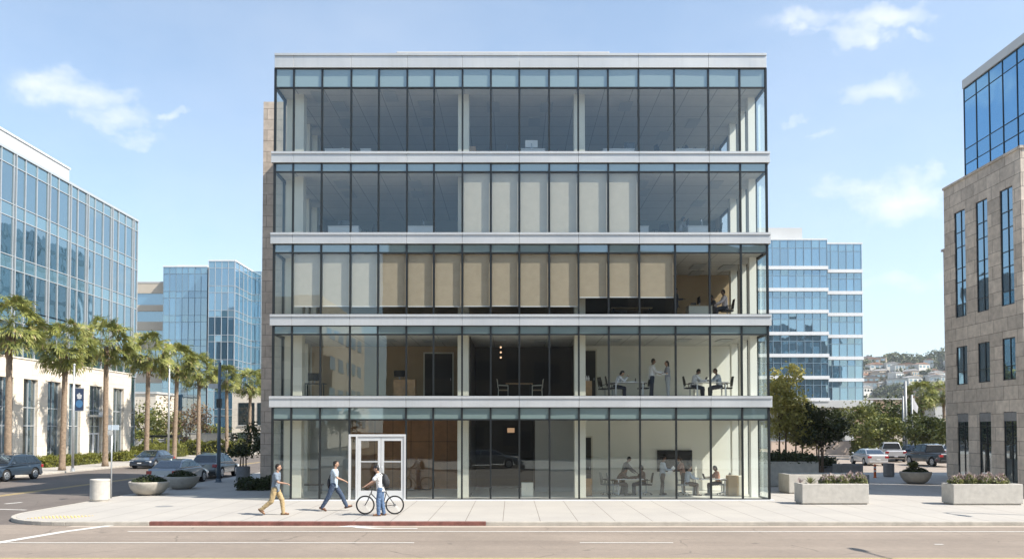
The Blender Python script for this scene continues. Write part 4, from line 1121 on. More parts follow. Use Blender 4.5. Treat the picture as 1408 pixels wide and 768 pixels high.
# hillside trees: nobody could count them
rng = np.random.default_rng(5); pts = []
for k in range(1400):
    y = rng.uniform(640, 930) if k < 1220 else rng.uniform(890, 930); px = rng.uniform(1160, 1420); x = XI(px, y); z = hz(x, y)
    if z < 2: continue
    s = rng.uniform(1.6, 5.5)*(1.25 if k >= 1220 else 1); n = 40
    q = rng.normal(size=(n, 3)); q /= np.linalg.norm(q, axis=1)[:, None]
    pts.append(q*np.array([s, s, s*rng.uniform(.6, 1.1)])*rng.uniform(.6, 1, size=(n, 1))+np.array([x, y, z+s*.6]))
ht = leafobj('hillside_trees', np.concatenate(pts), 2.2, K['leaf_hill'], None, 5, aspect=1.2); tag(ht, 'grey green trees and scrub scattered over the far hillside', 'trees', kind='stuff')

# ================================================================ PLANTERS
def lavender(label, X, Y, z, s, seed, group, hgt=.34):
    rng = np.random.default_rng(seed); t = thing('lavender_plant', label, 'plant', (X, Y, z), seed*1.1, group)
    n = 260; a = rng.uniform(0, 6.28, n); r = s*np.sqrt(rng.uniform(0, 1, n)); hh = hgt*(1-(r/s)**2*.5)*rng.uniform(.25, 1, n)
    leafobj('foliage', np.stack([r*np.cos(a), r*np.sin(a), hh], 1), .075, K['lav_leaf'], t, seed, aspect=2.2)
    n = 110; a = rng.uniform(0, 6.28, n); r = s*np.sqrt(rng.uniform(0, 1, n)); hh = hgt*(1-(r/s)**2*.5)*rng.uniform(.85, 1.25, n)
    leafobj('flowers', np.stack([r*np.cos(a), r*np.sin(a), hh], 1), .045, K['lav_flower'], t, seed+1, aspect=2.5, droop=-3)
    return t
def spiky(label, X, Y, z, s, seed, leaf='lav_leaf', n=44, group=None):
    t = thing('spiky_plant', label, 'plant', (X, Y, z), 0, group); rnd = random.Random(seed); m = MB()
    for k in range(n):
        az = rnd.uniform(0, 6.28); el = rnd.uniform(.35, 1.4); d = Vector((math.cos(az)*math.cos(el), math.sin(az)*math.cos(el), math.sin(el)))
        L = s*rnd.uniform(.7, 1.1); sd_ = Vector((-math.sin(az), math.cos(az), 0))*.018
        a = Vector((0, 0, .02)); b = d*L*.55; c = d*L-Vector((0, 0, .08*s))
        m.quad(a-sd_, b-sd_*1.1, c, b+sd_*1.1)
    m.build('blades', K[leaf], t); return t
def box_planter(label, x0, x1, y0, y1, h, mat, wallt=.12, group=None, lip=True):
    t = thing('concrete_planter', label, 'planter', ((x0+x1)/2, (y0+y1)/2, 0), 0, group)
    m = MB(); a, b = (x1-x0)/2, (y1-y0)/2
    m.box(-a+.05, a-.05, -b+.05, b-.05, 0, .05)
    # outer shell with an open top
    o = [(-a, -b), (a, -b), (a, b), (-a, b)]; i_ = [(-a+wallt, -b+wallt), (a-wallt, -b+wallt), (a-wallt, b-wallt), (-a+wallt, b-wallt)]
    vs = [(*p, .05) for p in o]+[(*p, h) for p in o]+[(*p, h) for p in i_]+[(*p, h-.14) for p in i_]
    fs = [(3, 2, 1, 0)]
    for k in range(4):
        j = (k+1) % 4; fs += [(k, j, 4+j, 4+k), (4+k, 4+j, 8+j, 8+k), (8+k, 8+j, 12+j, 12+k)]
    m.add(vs, fs)
    m.build('box', mat, t, bevel=.018)
    MB().box(-a+wallt, a-wallt, -b+wallt, b-wallt, h-.2, h-.06).build('soil', K['soil'], t)
    return t
yA = G(1100, 693)[1] if False else 32.1
pa0, pa1 = X_(1103, 32.1, 680), X_(1195, 32.1, 680)
box_planter('long pale concrete planter with lavender standing in the sun right of the main building', pa0, pa1, 32.1, 33.0, .83, K['concrete'], group='long pale planters on the pavement')
for k, fx in enumerate((.40, .52, .66, .80, .92)):
    lavender('lavender clump in the sunny planter near the main building', pa0+(pa1-pa0)*fx, 32.55+(.08 if k % 2 else -.08), .77, .24+.05*(k == 4), 60+k, 'lavender in the planter near the main building', .36+.08*(k >= 3))
spiky('pale green spiky plant at the left end of the sunny planter', pa0+.55, 32.65, .77, .42, 3)
spiky('tiny pinkish tuft at the left rim of the sunny planter', pa0+.2, 32.9, .77, .35, 5, 'lav_flower', 22)
pb0, pb1 = X_(1311, 31.9, 680), X_(1407, 31.9, 680)
box_planter('long pale concrete planter with lavender in front of the brown stone building', pb0, pb1, 31.9, 32.8, .83, K['concrete'], group='long pale planters on the pavement')
for k in range(8):
    lavender('lavender clump in the planter before the brown stone building', pb0+.3+(pb1-pb0-.85)*k/7, 32.35+(.08 if k % 2 else -.08), .77, .27, 80+k, 'lavender in the planter before the brown stone building', .34+.05*(k % 3))
box_planter('pale concrete planter half hidden behind the sunny lavender planter', X_(1085, 37.5, 665), X_(1186, 37.5, 665), 37.5, 39.0, .90, K['concrete'])
tp0, tp1 = X_(1060, 42, 655), X_(1126, 42, 655)
box_planter('tall grey concrete planter with shrubs beside the right corner of the main building', tp0-.6, tp1, 42, 47.6, 1.32, K['concrete2'])
hedge('dark low shrubs spilling over the tall grey planter', tp0-.4, tp1-.15, 42.15, 43.6, .38, 'leaf_dark', 700, .09, 1.22, 44, 'shrub_bed')
box_planter('low grey planter behind the tall one with dark shrubs', X_(1127, 49, 650), X_(1152, 49, 650), 49, 51, .78, K['concrete_dark'])
hedge('dark shrubs in the low grey planter under the dark tree', X_(1127, 49, 650)+.1, X_(1152, 49, 650)-.1, 49.1, 50.8, .42, 'leaf_dark', 600, .1, .68, 45, 'shrub_bed')
box_planter('dark slate grey square planter beside the orange bollard', X_(1158, 46, 650), X_(1187, 46, 650), 46, 47.4, .98, K['concrete_dark'])
box_planter('dark square planter directly behind the lavender planter', X_(1176, 40.5, 650)+.2, X_(1190, 40.5, 650)+.2, 40.5, 41.6, .72, K['concrete_dark'])
def bowl(label, X, Y, rad, h, group, seed, shrub=False, mat='concrete2'):
    t = thing('bowl_planter', label, 'planter', (X, Y, 0), 0, group)
    m = MB(); pr = [(rad*.42, 0), (rad*.50, .01), (rad*.72, h*.18), (rad*.90, h*.5), (rad*.985, h*.82), (rad, h*.94), (rad*.985, h), (rad*.9, h), (rad*.86, h-.1), (.01, h-.1)]
    m.lathe(pr, 40); m.build('bowl', K[mat], t, smooth=True)
    MB().lathe([(rad*.86, h-.13), (rad*.84, h-.07), (.01, h-.05)], 24).build('soil', K['soil'], t)
    return t
def bowlplants(label, X, Y, z, rad, seed, group, leaf='leaf_dark'):
    rng = np.random.default_rng(seed); t = thing('bedding_plant', label, 'plant', (X, Y, z), 0, group)
    n = 900; a = rng.uniform(0, 6.28, n); r = rad*np.sqrt(rng.uniform(0, 1, n)); hh = (.26*(1-(r/rad)**2)+.06)*rng.uniform(.1, 1.1, n)
    leafobj('foliage', np.stack([r*np.cos(a), r*np.sin(a), hh], 1), .075, K[leaf], t, seed, aspect=1.8)
    n = 60; a = rng.uniform(0, 6.28, n); r = rad*np.sqrt(rng.uniform(0, .8, n)); leafobj('flowers', np.stack([r*np.cos(a), r*np.sin(a), .10+.2*rng.uniform(size=n)], 1), .035, K['lav_flower'], t, seed+1)
    return t
b1 = (X_(205, 36.9, 670), 36.9); b2 = (X_(250, 40.7, 664), 40.7); b3 = (X_(1259, 44.6, 655), 44.6)
bowl('pale round bowl planter, the nearer of the two left of the main building', *b1, .88, .62, 'bowl planters left of the main building', 1)
bowl('round bowl planter standing in shade just behind the nearer left bowl', *b2, .86, .64, 'bowl planters left of the main building', 2)
bowl('round bowl planter standing in shade right of the main building, near the car park', *b3, .82, .66, None, 3, mat='concrete2')
bowlplants('dark green bedding in the nearer left bowl planter', b1[0], b1[1], .56, .74, 5, 'bedding in the left bowl planters')
bowlplants('dark green bedding in the left bowl planter standing in shade', b2[0], b2[1], .58, .72, 7, 'bedding in the left bowl planters')
bowlplants('low green bedding in the right bowl planter', b3[0], b3[1], .6, .68, 9, None)
tree('tiny round shrub growing from the middle of the right bowl planter', b3[0]-.15, b3[1], 1, .42, .2, .22, 'leaf_mid', 12, 50, .07, .06, 1, seed=61, z0=.6, tr=.02, name='shrub')
# pot of the dark tree, bins, bollard
pt = thing('tree_pot', 'grey cylindrical pot holding the dark glossy tree left of the main building', 'planter', (XI(335, 47.3), 47.3, 0))
MB().lathe([(.38, 0), (.40, .03), (.40, .80), (.38, .83), (.33, .83), (.32, .72), (.01, .72)], 28).build('pot', K['concrete_dark'], pt, smooth=False)
MB().cyl(0, 0, .68, .74, .31).build('soil', K['soil'], pt)
hedge('dark low shrubs at the foot of the stone wall left of the glass', X_(333, 40.2, 665), X_(371, 40.2, 665), 39.6, 41.0-.1, .42, 'leaf_dark', 700, .1, 0, 47, 'shrub_bed')
def litter(label, X, Y, r, h, mat, group=None):
    t = thing('litter_bin', label, 'litter bin', (X, Y, 0), 0, group)
    MB().lathe([(r*.9, 0), (r*.93, .05), (r, .07), (r, h*.90)], 36).build('body', K[mat], t, smooth=False, bevel=.01)
    MB().lathe([(r*.97, h*.90+.004), (r*1.01, h*.91), (r*1.01, h*.985), (r*.97, h), (r*.45, h), (r*.42, h-.12), (.01, h-.12)], 36).build('lid', K[mat], t, smooth=False)
    return t
litter('pale round concrete litter bin at the street corner beside the sign post', X_(137.5, 33.7, 675), 33.7, .385, .92, 'concrete')
litter('grey round litter bin beside the orange bollard near the car park', X_(1222, 51, 645), 51, .33, .86, 'concrete_dark')
bo = thing('bollard', 'orange striped bollard between the grey planter and the round bin', 'bollard', (X_(1203, 50, 645), 50, 0))
K['orange'] = M('orange_paint', (.62, .13, .03), .5, 0, .05, 5)
MB().lathe([(.1, 0), (.1, .05), (.075, .06), (.075, .80), (.05, .84), (.01, .85)], 18).build('post', K['orange'], bo)
for z in (.38, .6): MB().lathe([(.079, z), (.079, z+.09)], 18).build('reflective_band', K['white_metal'], bo)
# ================================================================ PEOPLE
CL = {}
def C_(name, c, var=.06, scale=14):
    if name not in CL: CL[name] = cloth(name, c, var, scale)
    return CL[name]
def check_shirt(name, c1, c2):
    m, n, l, p = newmat(name); tc = n.new('ShaderNodeTexCoord').outputs['Object']
    ch = n.new('ShaderNodeTexChecker'); ch.inputs['Scale'].default_value = 34; l.new(tc, ch.inputs[0])
    ch.inputs[1].default_value = (*c1, 1); ch.inputs[2].default_value = (*c2, 1); l.new(ch.outputs[0], p.inputs['Base Color']); p.inputs['Roughness'].default_value = .9
    return m
def person(label, X, Y, z, face, pose=None, shirt=None, pants=None, shoe=None, hair='short', skin='skin', hcol='hair', sleeve='short', H=1.75, woman=False, vox=.011, detail=False, name='person', group=None):
    pose = dict(pose or {})
    lean = R(pose.get('lean', 2)); th = pose.get('thigh', (3, -3)); kn = pose.get('knee', (4, 4)); ar = pose.get('arm', (8, -6)); el = pose.get('elbow', (15, 15))
    asp = pose.get('asplay', 8); lsp = pose.get('lsplay', 3); hp = R(pose.get('head', 0)); fp = pose.get('foot', (0, 0)); curl = pose.get('curl', 35)
    k = H/1.75; T_, S_, UA, FA = .44*k, .42*k, .29*k, .255*k
    sw = (.165 if woman else .19)*k; hw = .095*k
    def sag(a, side, sp): a = R(a); sp = R(sp); return Vector((math.sin(a)*math.cos(sp), side*math.sin(sp), -math.cos(a)*math.cos(sp))).normalized()
    legs = []
    for i, sd in enumerate((1, -1)):
        h0 = Vector((0, sd*hw, 0)); kn_ = h0+sag(th[i], sd, lsp)*T_; an = kn_+sag(th[i]-kn[i], sd, 0)*S_
        fd = R(fp[i]); toe = an+Vector((math.cos(fd)*.17*k, sd*.02, math.sin(fd)*.17*k)); heel = an+Vector((-math.cos(fd)*.055*k, 0, -math.sin(fd)*.055*k))
        dn = Vector((math.sin(fd), 0, -math.cos(fd)))*.055*k
        legs.append((h0, kn_, an, toe+dn, heel+dn))
    low = min(min(L[3].z, L[4].z) for L in legs)-.035*k
    hip = pose.get('hip'); hz_ = (-low) if hip is None else hip
    up = Vector((math.sin(lean), 0, math.cos(lean))); fw = Vector((math.cos(lean), 0, -math.sin(lean)))
    Hp = Vector((0, 0, hz_)); legs = [tuple(v+Hp for v in L) for L in legs]
    Y_ = Vector((0, 1, 0)); sh = Hp+up*.50*k; nk = Hp+up*.575*k
    hd = nk+(up*math.cos(hp)+fw*math.sin(hp)).normalized()*.145*k+fw*.025
    arms = []
    for i, sd in enumerate((1, -1)):
        s0 = sh+Y_*sd*sw; e0 = s0+sag(ar[i], sd, asp)*UA; d = sag(ar[i]+el[i], sd, -asp*.8 if el[i] > 30 else asp*.5); w0 = e0+d*FA
        arms.append((s0, e0, w0, d))
    root = thing(name, label, 'person', (X, Y, z), R(face), group)
    # ---- body (skin) one continuous mesh
    b = MB(); X1 = fw
    tor = [(.0, .145, .105), (.10, .14, .10), (.22, .125, .09), (.34, .145, .10), (.45, .165, .10), (.52, .135, .08)]
    if woman: tor = [(.0, .155, .11), (.10, .145, .105), (.22, .11, .085), (.34, .13, .10), (.45, .145, .09), (.52, .115, .075)]
    def torso(mb, inf, a=0, bb=6, ext=None):
        secs = []
        for (t, w_, d_) in tor[a:bb]: secs.append((Hp+up*t*k, Y_, X1, w_*k+inf, d_*k+inf))
        if ext is not None: secs.insert(0, (Hp+up*ext*k, Y_, X1, tor[a][1]*k*1.02+inf, tor[a][2]*k*1.02+inf))
        mb.loft(secs, 14)
    torso(b, 0, 0, 6, -.06)
    b.cap(nk-up*.08*k, hd, .052*k, .05*k)
    Rm = Matrix((fw*math.cos(hp)-up*math.sin(hp), Y_, up*math.cos(hp)+fw*math.sin(hp))).transposed()
    hx = Rm.col[0]; hz3 = Rm.col[2]
    b.ell(hd+hz3*.02, .093*k, .074*k, .108*k, Rm, 14, 10); b.ell(hd-hz3*.045*k+hx*.025*k, .062*k, .056*k, .066*k, Rm)
    b.cap(hd+hx*.088*k+hz3*.018, hd+hx*.106*k-hz3*.014, .010*k, .015*k, 8)
    for sd in (1, -1): b.ell(hd+Y_*sd*.074*k+hz3*.002, .018*k, .012, .03*k, Rm, 8, 6)
    for i, (s0, e0, w0, d) in enumerate(arms):
        sd = (1, -1)[i]
        b.cap(s0, e0, .048*k, .038*k); b.cap(e0, w0, .039*k, .026*k)
        side = Y_*sd; pn = d.cross(side).normalized()
        pa = w0+d*.05*k; bend = -pn if (d.cross(side)).z > 0 else pn
        b.loft([(w0, side, pn, .026*k, .018*k), (pa, side, pn, .040*k, .018*k), (w0+d*.088*k, side, pn, .042*k, .014*k)], 10)
        cu = R(curl); inw = -side
        for f in range(4):
            off = side*(-.030+.020*f)*k; L_f = (.036, .042, .040, .031)[f]*k; p0 = w0+d*.085*k+off
            d1 = (d*math.cos(cu*.6)+inw*0+pn*math.sin(cu*.6)*(1 if sd > 0 else 1)).normalized(); p1 = p0+d1*L_f
            d2 = (d*math.cos(cu*1.6)+pn*math.sin(cu*1.6)).normalized(); p2 = p1+d2*L_f*.8
            b.cap(p0, p1, .0095*k, .009*k, 6); b.cap(p1, p2, .009*k, .0075*k, 6)
        tb = w0+d*.025*k+inw*.025*k*1; t1 = tb+(d*.6+inw*.55+pn*.35).normalized()*.04*k; t2 = t1+(d*.9+inw*.1+pn*.4).normalized()*.03*k
        b.cap(tb, t1, .012*k, .0105*k, 6); b.cap(t1, t2, .0105*k, .0085*k, 6)
    for (h0, k0, a0, toe, heel) in legs:
        b.cap(h0, k0, .082*k, .056*k, 12); b.cap(k0, a0, .056*k, .036*k); b.cap(a0, toe, .034*k, .03*k, 8)
    fuse(b, 'body', K[skin], vox*(.8 if detail else 1), root, 2, .5)
    # ---- shirt
    s = MB(); torso(s, .030 if not woman else .02, 0, 6, -.09); s.cap(sh-Y_*sw*.75-up*.01, sh+Y_*sw*.75-up*.01, .062*k, .062*k)
    for (s0, e0, w0, d) in arms:
        if sleeve == 'short': s.cap(s0, s0.lerp(e0, .62), .068*k, .068*k)
        else: s.cap(s0, e0, .060*k, .050*k); s.cap(e0, w0-d*.015, .050*k, .036*k)
    # small folds
    for q in range(4): s.ell(Hp+up*(.05+.07*q)*k+X1*(.09*k)*(1 if q % 2 else -1), .03, .11*k, .018, None, 10, 6)
    fuse(s, 'shirt', shirt, vox, root, 3, .5, .010)
    # ---- trousers
    t = MB(); t.loft([(Hp-up*.09*k, Y_, X1, .155*k, .115*k), (Hp-up*.0*k, Y_, X1, .162*k, .12*k), (Hp+up*.07*k, Y_, X1, .152*k, .112*k)], 14)
    for (h0, k0, a0, toe, heel) in legs:
        dd = (a0-k0).normalized()
        t.cap(h0, k0, .104*k, .079*k, 12); t.cap(k0, a0+dd*.015, .078*k, .060*k, 12); t.cap(k0.lerp(a0, .25), k0.lerp(a0, .3), .071*k, .071*k)
    fuse(t, 'trousers', pants, vox, root, 3, .5, .009)
    # ---- shoes
    for (h0, k0, a0, toe, heel) in legs:
        f = MB(); f.cap(heel, toe, .042*k, .036*k, 10); f.cap(a0, heel.lerp(toe, .35), .042*k, .040*k, 10); f.ell(heel.lerp(toe, .55)+Vector((0, 0, .015)), .09*k, .042*k, .04*k)
        fuse(f, 'shoe', shoe or C_('brown_shoe', (.12, .055, .03)), .012, root, 2, .5)
    # ---- hair
    h = MB(); h.ell(hd+hz3*.047*k-hx*.016*k, .094*k, .083*k, .092*k, Rm, 14, 10); h.ell(hd-hx*.045*k+hz3*.005*k, .06*k, .074*k, .085*k, Rm)
    if hair == 'long':
        h.cap(hd-hx*.06*k+hz3*.03, hd-hx*.075*k-hz3*.16*k, .066*k, .05*k); h.cap(hd-hx*.05*k, hd-hx*.09*k-hz3*.22*k, .06*k, .035*k)
    elif hair == 'bob':
        h.cap(hd-hx*.045*k+hz3*.03, hd-hx*.05*k-hz3*.07*k, .078*k, .066*k)
    if hair == 'cap': 
        h.cap(hd+hz3*.085*k, hd+hx*.11*k+hz3*.062*k, .05*k, .022*k)
    ho = fuse(h, 'hair' if hair != 'cap' else 'cap', K['black'] if hair == 'cap' else K[hcol], .010, root, 1, .4)
    # carve face: push hair in front of the face back
    me = ho.data
    for v in me.vertices:
        r = Vector(v.co)-hd; fx = r.dot(hx); fz = r.dot(hz3)
        if hair != 'cap' and fx > .025*k and fz < .075*k: v.co = Vector(v.co)-hx*(fx-.025*k)
    if detail:
        for sd in (1, -1): MB().ell(hd+hx*.083*k+Y_*sd*.03*k+hz3*.018*k, .011, .013, .009, Rm, 8, 6).build('eye', K['black'], root, smooth=True)
        MB().ell(hd+hx*.083*k-hz3*.045*k, .009, .024, .007, Rm, 8, 6).build('mouth', C_('lips', (.25, .09, .07)), root, smooth=True)
    root['_'] = 0; del root['_']
    pts = dict(hip=Hp, sh=sh, hd=hd, arms=arms, legs=legs, up=up, fw=fw)
    return root, pts
def w2(root, v): return Matrix.Translation(root.location) @ Euler(root.rotation_euler).to_matrix().to_4x4() @ Vector(v)

Yp = 28.15
p1, q1 = person('man in a blue grey T-shirt and khaki trousers walking right, leftmost of the three walkers', X_(379, Yp), Yp, 0, 0,
    dict(lean=5, thigh=(26, -14), knee=(20, 38), arm=(-14, 22), elbow=(12, 58), foot=(0, -38), asplay=9), C_('blue_grey_tee', (.17, .21, .26), .15, 22), C_('khaki', (.40, .30, .16), .08), C_('tan_shoe', (.20, .11, .06)), H=1.80, detail=True, skin='skin', vox=.009)
Yp2 = 29.6
p2, q2 = person('middle walker, a man in a pale checked shirt and jeans, small bag behind him', X_(459, Yp2), Yp2, 0, 0,
    dict(lean=4, thigh=(34, -20), knee=(8, 12), arm=(-20, 30), elbow=(12, 38), foot=(14, -24), asplay=8), check_shirt('check_shirt', (.52, .60, .66), (.30, .38, .46)), C_('dark_jeans', (.045, .07, .12)), C_('brown_shoe', (.12, .055, .03)), H=1.83, detail=True, vox=.009)
bg_ = thing('shoulder_bag', 'small dark bag hanging behind the back of the middle walker', 'bag', w2(p2, (-.17, -.06, 1.02)), 0)
m = MB(); m.ell((0, 0, 0), .055, .13, .19, None, 14, 10); m.build('pouch', K['black'], bg_, smooth=True)
MB().tube([(-.0, .0, .16), (.06, .05, .36), (.16, .07, .42), (.27, .03, .30)], .014, 6).build('strap', K['black'], bg_, smooth=True)
Yp3 = 28.0
p3, q3 = person('cyclist in a white T-shirt, jeans and dark cap standing beside the bicycle, facing left', X_(523.5, Yp3), Yp3, 0, 180,
    dict(lean=9, thigh=(8, -3), knee=(10, 8), arm=(40, 34), elbow=(16, 20), foot=(0, 0), asplay=10, head=4), C_('white_tee', (.66, .66, .66), .04), C_('jeans', (.09, .15, .26), .25, 9), C_('tan_shoe', (.20, .11, .06)), hair='cap', H=1.72, detail=True, vox=.009)
bp = thing('backpack', 'black backpack worn by the cyclist in the white T-shirt', 'backpack', w2(p3, (-.17, 0, 1.22)), R(180))
m = MB(); m.ell((0, 0, 0), .12, .15, .24, Euler((0, R(9), 0)).to_matrix(), 16, 12); m.ell((-.08, 0, -.06), .07, .11, .13); 
fuse(m, 'sack', C_('black_nylon', (.03, .032, .037), .3), .012, bp, 3)
for sd in (1, -1): MB().tube([(.02, sd*.08, .18), (.12, sd*.11, .25), (.22, sd*.13, .2), (.30, sd*.12, .02), (.2, sd*.14, -.14), (.06, sd*.11, -.18)], .016, 6).build('strap', K['black'], bp, smooth=True)

# ---- bicycle, front wheel to the left
bx0, bx1 = X_(502.5, 28.45), X_(543, 28.45); yb = 28.45; WR = .335
bk = thing('bicycle', 'black bicycle with drop less flat bar standing on the pavement before the white door', 'bicycle', ((bx0+bx1)/2, yb, .0), 0)
bk['label'] = 'black bicycle with flat handlebar standing on the pavement before the white door'
hw_ = (bx1-bx0)/2
def wheel(x):
    m = MB(); n = 40; k = 8; vs = []; 
    for i in range(n):
        a = 2*math.pi*i/n
        for j in range(k):
            b = 2*math.pi*j/k; r = WR-.019+.019*math.cos(b); vs.append((x+r*math.cos(a), .017*math.sin(b), WR+r*math.sin(a)))
    fs = [(i*k+j, ((i+1) % n)*k+j, ((i+1) % n)*k+(j+1) % k, i*k+(j+1) % k) for i in range(n) for j in range(k)]
    m.add(vs, fs); ty = m.build('wheel', K['rubber'], bk, smooth=True)
    s = MB()
    for i in range(20):
        a = 2*math.pi*i/20; s.tube([(x, .02*(1 if i % 2 else -1), WR), (x+(WR-.045)*math.cos(a), 0, WR+(WR-.045)*math.sin(a))], .0016, 4)
    s.build('spokes', K['grey_metal'], ty)
    s = MB(); n = 36; vs = []
    for i in range(n):
        a = 2*math.pi*i/n
        for (dr, dy) in ((0, -.012), (0, .012), (.014, .012), (.014, -.012)): r = WR-.052+dr; vs.append((x+r*math.cos(a), dy, WR+r*math.sin(a)))
    s.add(vs, [(i*4+j, ((i+1) % n)*4+j, ((i+1) % n)*4+(j+1) % 4, i*4+(j+1) % 4) for i in range(n) for j in range(4)]); s.build('rim', K['black'], ty)
    h = MB(); h.tube([(x, -.045, WR), (x, .045, WR)], .018, 10); h.build('hub', K['grey_metal'], ty, smooth=True)
wheel(-hw_); wheel(hw_)
fx, rx_ = -hw_, hw_
bbk = (.10, 0, .29); st = (.22, 0, .78); hd_t = (fx+.24, 0, .86); hd_b = (fx+.20, 0, .74)
m = MB()
for a, b, r in ((bbk, st, .016), (hd_t, st, .015), (hd_b, bbk, .019), (hd_t, hd_b, .019)): m.tube([a, b], r, 8)
for sd in (-.055, .055):
    m.tube([(.1, sd*.6, .29), (rx_, sd, WR)], .010, 6); m.tube([(.215, sd*.4, .76), (rx_, sd, WR)], .009, 6)
m.build('frame', K['black'], bk, smooth=True)
m = MB(); m.tube([hd_b, (fx+.17, 0, .70)], .017, 8)
for sd in (-.05, .05): m.tube([(fx+.17, sd, .71), (fx+.10, sd, .52), (fx, sd, WR)], [.013, .012, .008], 8)
m.tube([(fx+.17, -.05, .71), (fx+.17, .05, .71)], .014, 8); m.build('fork', K['black'], bk, smooth=True)
m = MB(); m.tube([hd_t, (fx+.25, 0, .95), (fx+.19, 0, .98)], .014, 8); m.tube([(fx+.23, -.29, .97), (fx+.19, 0, .98), (fx+.23, .29, .97)], .012, 8); hb = m.build('handlebar', K['black'], bk, smooth=True)
for sd in (-1, 1): MB().tube([(fx+.215, sd*.2, .972), (fx+.235, sd*.3, .968)], .017, 8).build('grip', K['rubber'], hb, smooth=True)
m = MB(); m.tube([st, (.245, 0, .90)], .012, 8); m.build('seat_post', K['grey_metal'], bk, smooth=True)
m = MB(); m.loft([((.10, 0, .915), (0, 1, 0), (0, 0, 1), .018, .014), ((.2, 0, .92), (0, 1, 0), (0, 0, 1), .035, .02), ((.30, 0, .925), (0, 1, 0), (0, 0, 1), .075, .024), ((.36, 0, .93), (0, 1, 0), (0, 0, 1), .07, .018)], 12); m.build('saddle', K['black'], bk, smooth=True)
m = MB(); n = 24
m.loft([((.1, -.055, .29), (1, 0, 0), (0, 0, 1), .095, .095), ((.1, -.049, .29), (1, 0, 0), (0, 0, 1), .095, .095)], n); m.loft([((rx_, -.05, WR), (1, 0, 0), (0, 0, 1), .05, .05), ((rx_, -.035, WR), (1, 0, 0), (0, 0, 1), .05, .05)], 16)
m.tube([(.1, -.052, .385), (rx_, -.045, WR+.05)], .004, 4); m.tube([(.1, -.052, .195), (rx_, -.045, WR-.05)], .004, 4)
m.build('drivetrain', K['grey_metal'], bk)
for sd, a in ((-1, .9), (1, .9+math.pi)):
    e = (.1+.17*math.cos(a), sd*.085, .29+.17*math.sin(a)); m = MB(); m.tube([(.1, sd*.06, .29), e], .009, 6); c = m.build('crank', K['grey_metal'], bk)
    MB().box(e[0]-.045, e[0]+.045, e[1]-.04+sd*.05, e[1]+.04+sd*.05, e[2]-.01, e[2]+.01).build('pedal', K['black'], c)

# ================================================================ OFFICE FURNITURE
def office_chair(label, X, Y, z, face, mat='black', group=None):
    t = thing('office_chair', label, 'chair', (X, Y, z), R(face), group)
    MB().box(-.24, .24, -.24, .24, .44, .50).build('seat', K[mat], t, bevel=.025)
    m = MB(); m.quad((-.22, -.22, .55), (-.22, .22, .55), (-.30, .21, 1.0), (-.30, -.21, 1.0)); m.quad((-.25, -.22, .55), (-.33, -.21, 1.0), (-.33, .21, 1.0), (-.25, .22, .55)); 
    m = MB(); m.loft([((-.24, 0, .56), (0, 1, 0), (1, 0, 0), .21, .025), ((-.26, 0, .75), (0, 1, 0), (1, 0, 0), .235, .03), ((-.31, 0, 1.0), (0, 1, 0), (1, 0, 0), .19, .022)], 14); m.build('backrest', K[mat], t, smooth=True)
    MB().tube([(-.1, 0, .43), (-.27, 0, .46), (-.28, 0, .62)], .02, 6).build('back_bar', K['grey_metal'], t)
    for sd in (-1, 1):
        m = MB(); m.tube([(0, sd*.24, .47), (0, sd*.28, .5), (0, sd*.28, .66)], .014, 6); m.box(-.13, .11, sd*.28-.025, sd*.28+.025, .66, .69); m.build('armrest', K['black'], t)
    MB().cyl(0, 0, .1, .44, .028, n=10).build('column', K['grey_metal'], t)
    m = MB()
    for i in range(5):
        a = 2*math.pi*i/5; m.tube([(0, 0, .12), (.28*math.cos(a), .28*math.sin(a), .075)], [.024, .014], 6)
    b = m.build('base', K['grey_metal'], t)
    for i in range(5):
        a = 2*math.pi*i/5; MB().ell((.28*math.cos(a), .28*math.sin(a), .031), .03, .03, .03, n=8, k=6).build('caster', K['black'], b)
    return t
def table(label, X, Y, z, L, D_, mat='white_metal', h=.74, legmat='white_metal', name='table', group=None, panel=False):
    t = thing(name, label, 'table' if name == 'table' else 'desk', (X, Y, z), 0, group)
    MB().box(-L/2, L/2, -D_/2, D_/2, h-.035, h).build('top', K[mat], t, bevel=.005, segs=1)
    if panel:
        for sd in (-1, 1): MB().box(sd*(L/2-.04)-.02, sd*(L/2-.04)+.02, -D_/2+.02, D_/2-.02, .003, h-.036).build('leg', K[legmat], t)
        MB().box(-L/2+.061, L/2-.061, -D_/2+.03, -D_/2+.05, .02, h-.037).build('front_panel', K[legmat], t)
    else:
        for sx in (-1, 1):
            for sy in (-1, 1): 
                cx, cy = sx*(L/2-.12), sy*(D_/2-.08); MB().box(cx-.025, cx+.025, cy-.025, cy+.025, .003, h-.036).build('leg', K[legmat], t)
    return t
def monitor(label, X, Y, z, face, w_=.55, mat='screen', group=None):
    t = thing('monitor', label, 'monitor', (X, Y, z), R(face), group)
    MB().box(-.02, .02, -w_/2, w_/2, .12, .12+w_*.6).build('screen', K[mat], t, bevel=.006, segs=1)
    MB().box(-.05, -.02, -.03, .03, .0, .3).build('neck', K['grey_metal'], t)
    MB().box(-.11, .06, -.11, .11, 0, .012).build('foot', K['grey_metal'], t)
    return t
def laptop(label, X, Y, z, face, mat='black'):
    t = thing('laptop', label, 'laptop', (X, Y, z), R(face))
    MB().box(-.12, .12, -.17, .17, 0, .015).build('keyboard_base', K[mat], t)
    m = MB(); m.add([(.12, -.17, .016), (.12, .17, .016), (.19, .17, .23), (.19, -.17, .23), (.132, -.17, .016), (.132, .17, .016), (.202, .17, .23), (.202, -.17, .23)], [(0, 1, 2, 3), (7, 6, 5, 4), (0, 4, 5, 1), (1, 5, 6, 2), (2, 6, 7, 3), (3, 7, 4, 0)])
    m.build('screen', K[mat], t); return t
